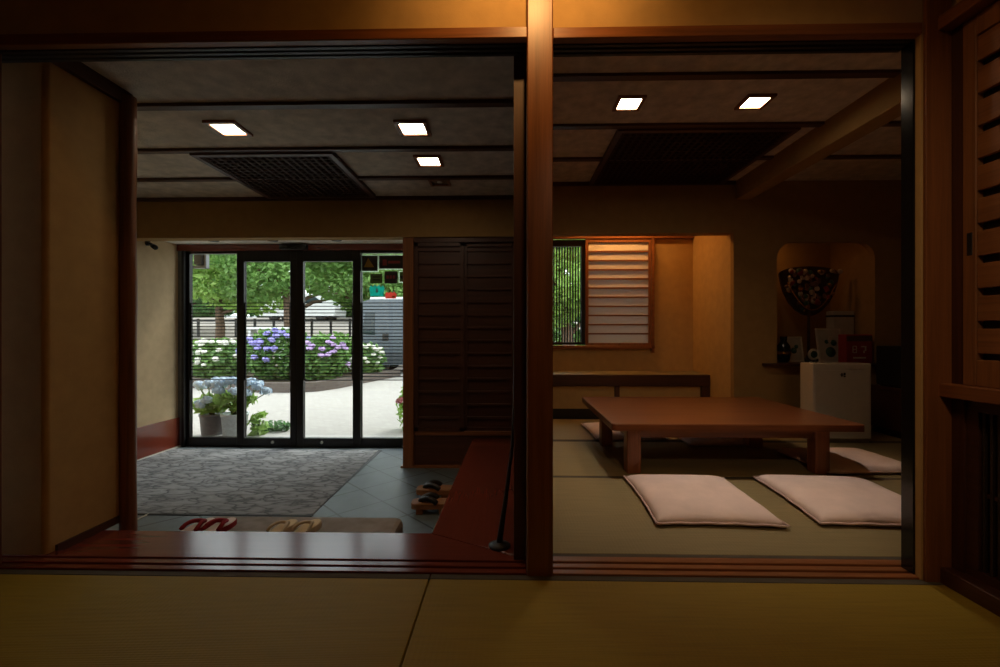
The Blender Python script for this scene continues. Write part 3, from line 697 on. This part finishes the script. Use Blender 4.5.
while cnt < 90:
    x, z = r2.uniform(-.28, .28), r2.uniform(.03, .46)
    if not infan(x, z): continue
    s = r2.uniform(.014, .032); m = MB(); k = r2.randrange(3)
    c = (x, -.012-r2.uniform(0, .02), .45+z)
    if k == 0: m.sphere(c, s*.8, 10, (1, .7, 1))
    elif k == 1: m.lathe([(s, 0), (s, .006), (s*.6, .012), (.001, .012)], c, 12, Matrix.Rotation(R(90), 4, 'X'))
    else: m.box(c[0]-s*.7, c[0]+s*.7, c[1]-.006, c[1]+.006, c[2]-s*.9, c[2]+s*.9, .003, 1, Matrix.Rotation(r2.uniform(-.6, .6), 4, 'Y'))
    m.build('charm', orn[r2.choice([0, 1, 1, 2, 3, 4, 4])], t); cnt += 1
rope = [(x, -.035, .45+.06+.30*(abs(x)/.25)**1.9) for x in [-.24+.03*k for k in range(17)]]
MB().tube(rope, .008, 8).build('gold_cord', gold, t)
cardp = cloth('card_paper', (.52, .46, .36), 80, .1, .7); pale = plain('frame_pale', (.62, .56, .44), .4)
def framed(name, x, y, w, h, label, cat, fm, art):
    t = thing(name, label, cat, (x, y, .622), 4)
    rot = Matrix.Rotation(R(-9), 4, 'X')
    f = MB(); k = .016
    f.box(-w/2, w/2, -.008, .008, 0, k, .002); f.box(-w/2, w/2, -.008, .008, h-k, h, .002); f.box(-w/2, -w/2+k, -.008, .008, k, h-k, .002); f.box(w/2-k, w/2, -.008, .008, k, h-k, .002)
    f.bm.transform(rot); f.build('frame', fm, t)
    f = wb(-w/2+k, w/2-k, -.002, .004, k, h-k); f.bm.transform(rot); f.build('picture', cardp, t)
    f = MB()
    for cx, cz, r, mt in art: f.lathe([(r, 0), (r, .002)], (cx, -.003, cz), 14, Matrix.Rotation(R(90), 4, 'X'))
    f.bm.transform(rot); f.build('print', orn[2], t)
    f = wb(-.015, .015, .0, .006, 0, h*.8); f.bm.transform(Matrix.Translation((0, .09, 0)) @ Matrix.Rotation(R(18), 4, 'X')); f.build('easel_leg', fm, t)
framed('picture_frame', 2.80, 4.42, .19, .25, 'small pale framed card at the left of the niche shelf', 'frame', pale, [(0, .11, .03, 0), (.03, .15, .02, 0)])
framed('picture_frame', 3.10, 4.34, .25, .33, 'larger pale picture frame in the middle of the niche shelf', 'frame', pale, [(0, .10, .05, 0), (-.03, .2, .02, 0), (.04, .19, .03, 0)])
t = thing('round_ornament', 'small round ornament between the two frames in the niche', 'ornament', (2.955, 4.38, .622))
MB().lathe([(.03, 0), (.035, .01), (.012, .02)], (0, 0, 0), 16).build('foot', kz, t)
MB().lathe([(.05, -.01), (.058, 0), (.05, .01), (.036, .012), (.034, -.012)], (0, 0, .075), 20, Matrix.Rotation(R(90), 4, 'X')).build('ring', pale, t)
MB().lathe([(.034, -.006), (.034, .006)], (0, 0, .075), 20, Matrix.Rotation(R(90), 4, 'X')).build('disc', orn[2], t)
t = thing('black_vase', 'dark glossy vase with gold band at the left end of the niche shelf', 'vase', (2.655, 4.36, .622))
MB().lathe([(.035, 0), (.05, .02), (.062, .09), (.055, .16), (.028, .20), (.032, .25), (.027, .25), (.02, .2)], (0, 0, 0), 24).build('body', blackgl, t)
MB().lathe([(.0605, .075), (.0635, .08), (.0635, .1), (.061, .105)], (0, 0, 0), 24).build('band', gold, t)
redbox = plain('box_red', (.32, .03, .03), .35); t = thing('red_package', 'red package with pale characters at the right of the niche shelf', 'box', (3.252, 4.25, .622), 2)
wb(-.125, .125, -.05, .05, 0, .27, .006, 1).build('carton', redbox, t)
m = MB()
def glyph8(m, cx, cz, s, y=-.0515):
    for z in (.0, .5, 1): m.box(cx-.3*s, cx+.3*s, y, y+.002, cz+z*s-.06*s, cz+z*s+.06*s)
    for z0 in (0, .5): m.box(cx-.34*s, cx-.2*s, y, y+.002, cz+z0*s, cz+z0*s+.5*s); m.box(cx+.2*s, cx+.34*s, y, y+.002, cz+z0*s, cz+z0*s+.5*s)
glyph8(m, -.045, .10, .06); m.box(.015, .065, -.0515, -.0495, .15, .162); m.box(.05, .064, -.0515, -.0495, .115, .15); m.box(.035, .05, -.0515, -.0495, .095, .12); m.box(-.06, .06, -.0515, -.0495, .045, .06)
m.build('lettering', pale, t)
wb(-.12, .12, -.0515, -.049, .205, .255).build('label_strip', plain('label_dark', (.10, .05, .03), .5), t)
t = thing('pale_carton', 'pale carton standing behind the red package in the niche', 'box', (3.43, 4.58, .622), 3)
t.location = (3.295, 4.50, .622)
wb(-.105, .105, -.05, .05, 0, .50, .005).build('carton', cardp, t); wb(-.106, .106, -.052, .052, .44, .46).build('band', black_m, t)

# black sliding door edge at the right of the tatami opening
t = thing('sliding_door', 'black edged sliding door pushed open at right of the tatami room opening', 'door', (1.496, 1.677, .006))
wb(0, .03, 0, .055, 0, 1.985, .003).build('stile', blackgl, t); wb(.03, .095, .015, .04, .0, 1.985).build('panel', black_m, t)

# ------------------------------------------------------------------ right wall of the near room
st('wall_right', wb(1.68, 1.78, -1.6, 1.66, -.1, 2.60).box(1.62, 1.69, -1.6, 1.66, 1.99, 2.60).box(1.63, 1.69, -1.6, .60, -.05, 2.0), plaster, 'plaster right wall of the near room above the head rail')
st('trim_29', wb(1.55, 1.63, -1.6, 1.65, 1.995, 2.045, .003), wy, 'cedar head rail along the right wall', 'trim', True)
st('trim_30', wb(1.555, 1.63, -1.6, 1.65, .672, .72, .003), wy, 'cedar middle rail along the right wall', 'trim', True)
st('trim_31', wb(1.558, 1.66, -1.6, 1.65, -.06, .055, .003), dy, 'dark foot rail along the right wall', 'trim', True)
st('trim_32', wb(1.60, 1.66, 1.60, 1.65, .055, 2.0), dz, 'dark upright at the corner of the right wall', 'trim', True)
def slide(y1, y0, x, label):
    t = thing('board_door', label, 'door', (x, (y0+y1)/2, .72)); h = (y1-y0)/2
    f = MB(); f.box(-.015, .015, -h, -h+.045, 0, 1.27, .002); f.box(-.015, .015, h-.045, h, 0, 1.27, .002); f.box(-.015, .015, -h+.045, h-.045, 0, .09, .002); f.box(-.015, .015, -h+.045, h-.045, 1.20, 1.27, .002)
    f.build('frame', bz_, t)
    wb(.010, .014, -h+.04, h-.04, .08, 1.21).build('backing', kx, t)  # black sheet paints in the shade of the gaps between boards
    g = MB()
    for k in range(10): g.box(-.012, .006, -h+.045, h-.045, .112+k*.111, .112+k*.111+.084, .002)
    g.build('slat_boards', by_, t)
    wb(-.0165, -.012, h-.034, h-.014, .45, .53, .002).build('finger_pull', black_m, t)
slide(1.60, .70, 1.612, 'wooden sliding door with horizontal slats on the right wall')
t = thing('lattice_panel', 'dark panel of thin vertical bars low on the right wall', 'lattice', (1.63, 1.10, .055))
f = MB(); f.box(-.02, .02, .46, .50, 0, .617); f.box(-.02, .02, -.50, .46, .575, .617); f.box(-.02, .02, -.50, .46, 0, .03); f.box(-.02, .02, -.54, -.50, 0, .617); f.build('frame', dy, t)
g = MB()
for k in range(40): y = .45-k*.024; g.box(-.012, .0, y-.0045, y+.0045, .03, .575)
g.build('bars', plain('bar_wood', (.035, .022, .014), .5), t); wb(-.006, .006, -.5, .46, .285, .30).build('cross_bar', dy, t); wb(.012, .018, -.5, .46, .0, .6).build('backing', black_m, t)
# warm lamp of the near room
t = thing('spotlight', 'small spotlight aimed at the top of the square pillar', 'lamp', (.12, 1.05, 2.60))
MB().lathe([(.04, -.02), (.04, 0)], (0, 0, 0), 20).build('base', black_m, t)
MB().tube([(0, 0, -.02), (0, 0, -.07)], .008).build('stem', black_m, t)
MB().tube([(0, -.03, -.05), (0, .05, -.11)], .035, 18).build('head', black_m, t)
sp = bpy.data.lights.new('pillar_beam', 'SPOT'); sp.energy = 20; sp.color = (1, .52, .17); sp.spot_size = R(95); sp.spot_blend = 1; sp.shadow_soft_size = .03
so = bpy.data.objects.new('pillar_beam', sp); COL.objects.link(so); so.location = (.12, 1.115, 2.475)
so.rotation_euler = (Vector((.08, 1.66, 2.22))-Vector(so.location)).to_track_quat('-Z', 'Y').to_euler()
t = thing('near_room_downlight', 'warm round downlight in the near room ceiling', 'ceiling light', (.14, 1.24, 2.60))
MB().lathe([(.085, 0), (.085, -.012), (.07, -.014), (.068, -.002)], (0, 0, 0), 24).build('ring', wx, t)
MB().lathe([(.06, -.003), (.06, -.008)], (0, 0, 0), 24).build('lamp', warm_lamp, t)

t = thing('spotlight', 'added unseen spotlight above the viewer filling the tatami room', 'lamp', (.5, -.7, 2.60))  # added out of view to lift table legs and cushion fronts
MB().lathe([(.04, -.02), (.04, 0)], (0, 0, 0), 20).build('base', black_m, t)
MB().tube([(0, 0, -.02), (0, 0, -.07)], .008).build('stem', black_m, t)
MB().tube([(0, -.03, -.05), (.01, .06, -.09)], .035, 18).build('head', black_m, t)
sp = bpy.data.lights.new('added_room_beam', 'SPOT'); sp.energy = 40; sp.color = (1, .70, .42); sp.spot_size = R(48); sp.spot_blend = 1; sp.shadow_soft_size = .08
so = bpy.data.objects.new('added_room_beam', sp); COL.objects.link(so); so.location = (.512, -.61, 2.495)
so.rotation_euler = (Vector((1.35, 2.9, .35))-Vector(so.location)).to_track_quat('-Z', 'Y').to_euler()
# ------------------------------------------------------------------ outside
st('ground', wb(-26, 14, 4.6, 30, -.36, -.262), paving, 'pale paved forecourt', 'ground', True)
st('trim_33', wb(-3.6, -1.0, 4.56, 5.0, -.262, -.252), plain('doorstep', (.42, .41, .39), .8), 'pale stone doorstep outside the glass doors', 'step')
bm_ = MB(); v = bm_.bm.verts
rows = [(14.6, -.27), (16, .55), (20, 1.25), (27, 1.9)]
ring = [[v.new((x, y, z)) for x in (-40, -20, -8, 6, 20)] for y, z in rows]
for a, c in zip(ring, ring[1:]):
    for k in range(4): bm_.bm.faces.new((a[k], a[k+1], c[k+1], c[k]))
st('ground_slope', bm_, farground, 'pale rising ground beyond the flower bed', 'ground', True)
edge = [(-12, 11.2), (-8.5, 9.9), (-6.5, 9.25), (-5.6, 8.8), (-4.9, 8.62), (-4.3, 8.62), (-3.85, 8.8), (-3.6, 9.3), (-3.45, 10.05), (-3.15, 11.3), (-2.95, 12.0)]
inner = [(x+dx_, y+.16) for (x, y), dx_ in zip(edge, (0.05, .05, .05, .04, 0, -.04, -.1, -.15, -.16, -.16, -.16))]
bd = thing('flower_bed', 'curved brick edged flower bed across the forecourt', 'flower bed', (0, 0, -.262))
MB().prism(edge+inner[::-1], 0, .19).build('brick_edging', brick, bd)
MB().prism(inner+[(-3.1, 12.6), (-14, 12.6)], 0, .13).build('soil', soil, bd)

def cluster(m, c, rad, n, lw, ll, r, flat=.6):
    for _ in range(n):
        d = Vector((r.gauss(0, 1), r.gauss(0, 1), r.gauss(0, 1))).normalized(); k = r.uniform(.45, 1)**.6
        p_ = Vector(c)+Vector((d.x*rad[0], d.y*rad[1], d.z*rad[2]))*k
        nn = (d*.6+Vector((0, 0, flat))+Vector((r.gauss(0, .4), r.gauss(0, .4), r.gauss(0, .3)))).normalized()
        dd = Vector((r.gauss(0, 1), r.gauss(0, 1), r.gauss(0, .5)-.3)); s_ = r.uniform(.7, 1.25)
        m.leaf(p_, dd, lw*s_, ll*s_, nn)
def mophead(rad, r, n=60):
    m = MB(); m.sphere((0, 0, -rad*.1), rad*.6, 10, (1, 1, .8))
    for _ in range(n):
        d = Vector((r.gauss(0, 1), r.gauss(0, 1), abs(r.gauss(0, 1))-.35)).normalized()
        c = Vector((d.x*rad, d.y*rad, d.z*rad*.8))*r.uniform(.8, 1.08); a = d.orthogonal().normalized(); b2 = d.cross(a)
        for q in range(4):
            an = q*math.pi/2+r.uniform(0, .4); e = a*math.cos(an)+b2*math.sin(an)
            m.leaf(c+e*rad*.17, e, rad*.28, rad*.34, d)
    return m
HEADS = {}
def head_of(kind, rad, parent, loc, i):
    key = (kind, round(rad, 3))
    if key not in HEADS:
        o = mophead(rad, random.Random(len(HEADS)+3)).build('flower_head', PET[kind], parent); HEADS[key] = o
    else:
        o = HEADS[key].copy(); COL.objects.link(o); o.parent = parent
    o.location = loc; o.rotation_euler = (rnd.uniform(-.4, .4), rnd.uniform(-.4, .4), rnd.uniform(0, 6)); return o
def bush(name, loc, rad, n, lw, heads, kind, hr, label, leafk='hyd', seed=1, group=None, cat='shrub'):
    r = random.Random(seed); t = thing(name, label, cat, loc, group=group)
    m = MB(); cluster(m, (0, 0, rad[2]*.95), rad, n, lw, lw*1.7, r); m.build('foliage', LEAF[leafk], t)
    s_ = MB()
    for k in range(7):
        a = k*.9; s_.tube([(0, 0, 0), (math.cos(a)*rad[0]*.35, math.sin(a)*rad[1]*.35, rad[2]*.6), (math.cos(a)*rad[0]*.6, math.sin(a)*rad[1]*.6, rad[2]*1.1)], .012, 6)
    s_.build('stems', stemm, t)
    for i in range(heads):
        a = r.uniform(math.pi*1.05, math.pi*1.95); el = r.uniform(-.25, 1.1)
        head_of(kind, hr, t, (math.cos(a)*rad[0]*math.cos(el)*1.02, math.sin(a)*rad[1]*math.cos(el)*1.02, rad[2]*.95+math.sin(el)*rad[2]), i)
    return t
HG = 'hydrangea shrubs in the flower bed'
bush('hydrangea_shrub', (-6.55, 9.95, -.14), (.75, .5, .48), 1100, .10, 44, 'white', .06, 'hydrangea shrub with creamy white flowers at the left of the bed', seed=2, group=HG)
bush('hydrangea_shrub', (-5.15, 9.9, -.14), (.85, .6, .60), 1500, .10, 30, 'violet', .075, 'hydrangea shrub with blue violet flowers in the middle of the bed', seed=3, group=HG)
bush('hydrangea_shrub', (-4.15, 9.75, -.14), (.62, .55, .52), 1200, .10, 16, 'mauve', .07, 'hydrangea shrub with mauve flowers seen through the right door', seed=4, group=HG)
bush('hydrangea_shrub', (-3.55, 11.2, -.14), (.42, .5, .42), 600, .09, 26, 'white', .055, 'hydrangea shrub with pale flowers in front of the van', seed=5, group=HG)
bush('leafy_shrub', (-8.0, 11.3, -.14), (.72, .6, .45), 800, .12, 0, 'white', .1, 'yellow green leafless flower shrub behind the white hydrangea'.replace('leafless flower ', ''), 'bright', 6)
bush('leafy_shrub', (-4.6, 11.4, -.14), (.9, .5, .55), 800, .12, 0, 'white', .1, 'green shrub behind the mauve hydrangea', 'mid', 8)
bush('leafy_shrub', (-1.2, 5.35, -.262), (.16, .18, .30), 160, .07, 3, 'pink', .05, 'pink flowering shrub at the right edge of the glass', 'bright', 9)

for i, (x, lab) in enumerate(((-19.5, 'far dark shrub mass at the left, beyond the fence'), (-14.3, 'far dark shrub mass behind the white car'), (-9.0, 'far dark shrub mass at the right, beyond the fence'))):
    bush('far_shrub', (x, 27.3, 1.8), (2.6, .8, .75), 2600, .2, 0, 'white', .1, lab, 'dark', 40+i, 'far shrubs')
# potted hydrangea by the door
pot_g = plain('pot_grey', (.16, .16, .165), .6); pot_w = plain('pot_pale', (.78, .83, .88), .45)
def pot(x, y, r, h, mt, label, seed, hr, hk, hs, n, zc, rad):
    rr = random.Random(seed); t = thing('potted_hydrangea', label, 'potted plant', (x, y, -.262), group='potted hydrangeas outside the left pane')
    MB().lathe([(r*.78, 0), (r*.86, .01), (r, h*.9), (r*1.06, h*.9), (r*1.06, h), (r*.95, h), (r*.93, h*.93), (.001, h*.92)], (0, 0, 0), 28).build('pot', mt, t)
    MB().lathe([(r*.92, h*.86), (r*.9, h*.92), (.001, h*.93)], (0, 0, 0), 20).build('soil', soil, t)
    s_ = MB()
    for hx, hy, hz in hs: s_.tube([(hx*.1, hy*.1, h*.9), (hx*.5, hy*.5, (h+hz)/2), (hx, hy, hz-.02)], .006, 6)
    s_.build('stems', stemm, t)
    m = MB(); cluster(m, (0, 0, zc), rad, n, .075, .13, rr); m.build('foliage', LEAF['bright'], t)
    for i, p_ in enumerate(hs): head_of(hk, hr, t, p_, i)
pot(-3.115, 4.98, .135, .26, pot_w, 'blue hydrangea in a pale pot, right of two outside the left pane', 11, .062, 'blue',
    [(-.17, -.06, .59), (-.08, -.1, .61), (0, -.08, .63), (.08, -.05, .62), (.15, -.02, .60), (.26, 0, .56), (.34, .03, .50), (-.1, -.14, .53), (.09, -.15, .52), (.19, -.1, .50), (-.2, .07, .57), (0, .1, .62), (.12, .12, .60), (.22, .08, .58)], 150, .40, (.24, .18, .11))
pot(-3.395, 5.02, .13, .25, pot_g, 'blue hydrangea in a dark grey pot, left of two outside the left pane', 12, .058, 'blue',
    [(-.1, -.08, .58), (.03, -.12, .60), (-.02, .08, .61), (.1, .02, .62), (.04, -.16, .42), (-.03, -.17, .38), (-.12, -.02, .55)], 100, .36, (.2, .16, .11))
bush('leafy_plant', (-2.86, 5.0, -.262), (.10, .10, .15), 50, .07, 0, 'blue', .05, 'yellow green plant right of the pale pot', 'bright', 13, cat='plant')
bush('ground_plant', (-2.80, 5.25, -.262), (.20, .13, .06), 90, .05, 0, 'blue', .05, 'low dark green plant at the foot of the pots', 'dark', 14, cat='plant')
# outdoor lamp at the left pane
t = thing('outdoor_lamp', 'dark box lamp on a grey bracket high outside the left pane', 'lamp', (-3.46, 4.92, 1.60))
wb(-.045, .045, -.06, .05, .065, .2, .006).build('head', black_m, t); m = MB(); m.box(-.09, .07, -.03, .03, .03, .06, .004); m.box(.05, .075, -.03, .03, .03, .2, .004); m.box(-.09, -.07, -.201, .03, .03, .06); m.build('bracket', alu_g, t)

# trees
def tree(name, x, y, zg, ht, crown, n, lw, leafk, label, seed, tr=.14, group='trees beyond the forecourt'):
    r = random.Random(seed); t = thing(name, label, 'tree', (x, y, zg), group=group)
    m = MB(); m.tube([(0, 0, -.7), (.05, 0, ht*.3), (-.04, .05, ht*.6), (.05, 0, ht*.9)], [tr*1.2, tr, tr*.8, tr*.4], 10)
    for k in range(6):
        a = k*1.05+r.random(); m.tube([(0, 0, ht*(.45+.06*k)), (math.cos(a)*crown[0]*.35, math.sin(a)*crown[1]*.35, ht*(.6+.06*k)), (math.cos(a)*crown[0]*.7, math.sin(a)*crown[1]*.7, ht*(.66+.07*k))], [tr*.4, tr*.28, tr*.1], 7)
    m.build('trunk', bark, t)
    m = MB()
    for k in range(16):
        d = Vector((r.gauss(0, 1), r.gauss(0, 1), r.gauss(0, 1))).normalized()*r.uniform(.45, .85)
        cluster(m, (d.x*crown[0], d.y*crown[1], ht+d.z*crown[2]), (crown[0]*.42, crown[1]*.42, crown[2]*.34), n//16, lw, lw*1.7, r)
    m.build('crown', LEAF[leafk], t)
tree('leafy_tree', -9.6, 14.5, .3, 2.7, (2.7, 2.0, 1.4), 9000, .11, 'bright', 'bright green tree seen through the left pane', 21)
tree('leafy_tree', -6.7, 13.4, .2, 2.8, (2.4, 1.8, 1.4), 8500, .10, 'mid', 'mid green tree with brown trunk seen through the left door', 22, .20)
tree('leafy_tree', -4.9, 15.0, .4, 2.5, (2.3, 1.8, 1.4), 8000, .11, 'mid', 'green tree seen through the right door', 23)
tree('leafy_tree', -13.5, 18, .9, 2.4, (3.2, 2.2, 2.3), 6000, .15, 'dark', 'dark green tree far beyond the left pane', 24)
tree('leafy_tree', -9.0, 27, 1.8, 2.4, (4.6, 2.2, 3.2), 7500, .19, 'mid', 'tall tree in the far distance behind the trunked tree', 25)
tree('leafy_tree', -4.2, 23, 1.5, 2.0, (3.2, 2.2, 2.6), 6000, .18, 'dark', 'dark tree in the distance behind the van', 26)
tree('garden_tree', 1.2, 9.2, -.26, 2.4, (1.3, 1.0, 1.3), 3600, .12, 'bright', 'green garden tree seen between the black window bars', 27)
tree('garden_tree', 2.4, 11.5, -.26, 1.0, (2.0, 1.0, 1.3), 3000, .14, 'mid', 'green garden shrub tree behind the barred window', 28)
# van, car and fence
def wheel(m, x, y, z, r): m.lathe([(r*.6, -.08), (r, -.07), (r, .07), (r*.6, .08)], (x, y, z), 20, Matrix.Rotation(R(90), 4, 'X'))
def vehicle(name, label, loc, rz, prof, width, body_m, roof_z, wins, wheels, roof_m):
    t = thing(name, label, 'vehicle', loc, rz)
    Mx = Matrix.Translation((0, width/2, 0)) @ Matrix.Rotation(R(90), 4, 'X')
    b = MB(); b.prism(prof, 0, width, Mx); bo = b.build('body', body_m, t)
    for wp in wins:
        for yy in (-width/2-.004, width/2+.004): MB().prism(wp, -.006, .006, Matrix.Translation((0, yy, 0)) @ Matrix.Rotation(R(90), 4, 'X')).build('window', carglass, t)
    for x, r in wheels:
        for yy in (-width/2+.12, width/2-.12): m = MB(); wheel(m, x, yy, r, r); m.build('wheel', black_m, t)
    rp = [(x, z) for x, z in prof if z > roof_z]; x0, x1 = min(p_[0] for p_ in rp), max(p_[0] for p_ in rp); zt = max(p_[1] for p_ in rp)
    wb(x0-.02, x1+.02, -width/2+.03, width/2-.03, zt-.02, zt+.07, .03, 2).build('roof', roof_m, t)
    return t
carglass = plain('car_glass', (.03, .045, .05), .08); car_grey = plain('car_grey', (.11, .13, .15), .35); car_white = plain('car_white', (.75, .75, .74), .3)
t = vehicle('van', 'grey van with a white roof parked beyond the right pane', (-2.72, 13.65, -.262), 0,
        [(-1.75, .25), (1.65, .25), (1.7, .9), (1.62, 2.03), (1.5, 2.16), (-1.35, 2.16), (-1.70, 2.05), (-1.78, 1.15), (-1.8, .6)], 1.5, car_grey, 2.1,
        [[(-1.58, 1.15), (-1.2, 1.12), (-1.2, 1.78), (-1.48, 1.78)], [(-.35, 1.12), (.6, 1.12), (.6, 1.75), (-.35, 1.75)], [(.7, 1.12), (1.5, 1.12), (1.45, 1.75), (.7, 1.75)]], [(-1.1, .3), (1.1, .3)], car_white)
wb(-.98, -.80, -.765, -.75, .95, 1.15).build('fuel_flap', black_m, t)
wb(-1.0, .98, -.757, -.751, .30, .62).build('side_skirt', plain('skirt_grey', (.07, .08, .09), .4), t)
vehicle('parked_car', 'white car parked far beyond the hydrangeas', (-11.2, 24, 1.55), 0,
        [(-2.0, .25), (2.0, .25), (2.05, .75), (1.75, .95), (1.1, 1.35), (-.8, 1.38), (-1.4, .98), (-2.0, .82)], 1.6, car_white, 1.3,
        [[(-1.2, .95), (-.1, .95), (-.1, 1.28), (-.75, 1.28)], [(0, .95), (1.4, .95), (1.0, 1.27), (0, 1.28)]], [(-1.25, .3), (1.25, .3)], car_white)
t = thing('post_fence', 'low dark post and rail fence beyond the flower bed', 'fence', (0, 17.2, .86))
for k in range(16): wb(-14.5+k*.75, -14.42+k*.75, -.03, .03, -.1, .62).build('post', black_m, t)
wb(-14.5, -3.2, -.02, .02, .50, .56).build('rail', black_m, t)
t = thing('garden_bench', 'white bench behind the blue violet hydrangea', 'bench', (-6.6, 12.0, -.13))
wb(-.65, .65, -.2, .2, 1.13, 1.20, .01).build('seat', car_white, t)
for a in (-.42, .42): wb(a-.04, a+.04, -.15, .15, 0, 1.14, .005).build('leg', car_white, t)

# ------------------------------------------------------------------ daylight
wld = bpy.data.worlds.new('world'); scene.world = wld; wld.use_nodes = True
bg = wld.node_tree.nodes['Background']
bg.inputs[0].default_value = (.90, .96, 1.0, 1); bg.inputs[1].default_value = 3.2
sd = bpy.data.lights.new('sun', 'SUN'); sd.energy = 2.6; sd.angle = R(20); sd.color = (1, .96, .88)
so = bpy.data.objects.new('sun', sd); COL.objects.link(so); so.rotation_euler = (R(-32), R(24), 0)
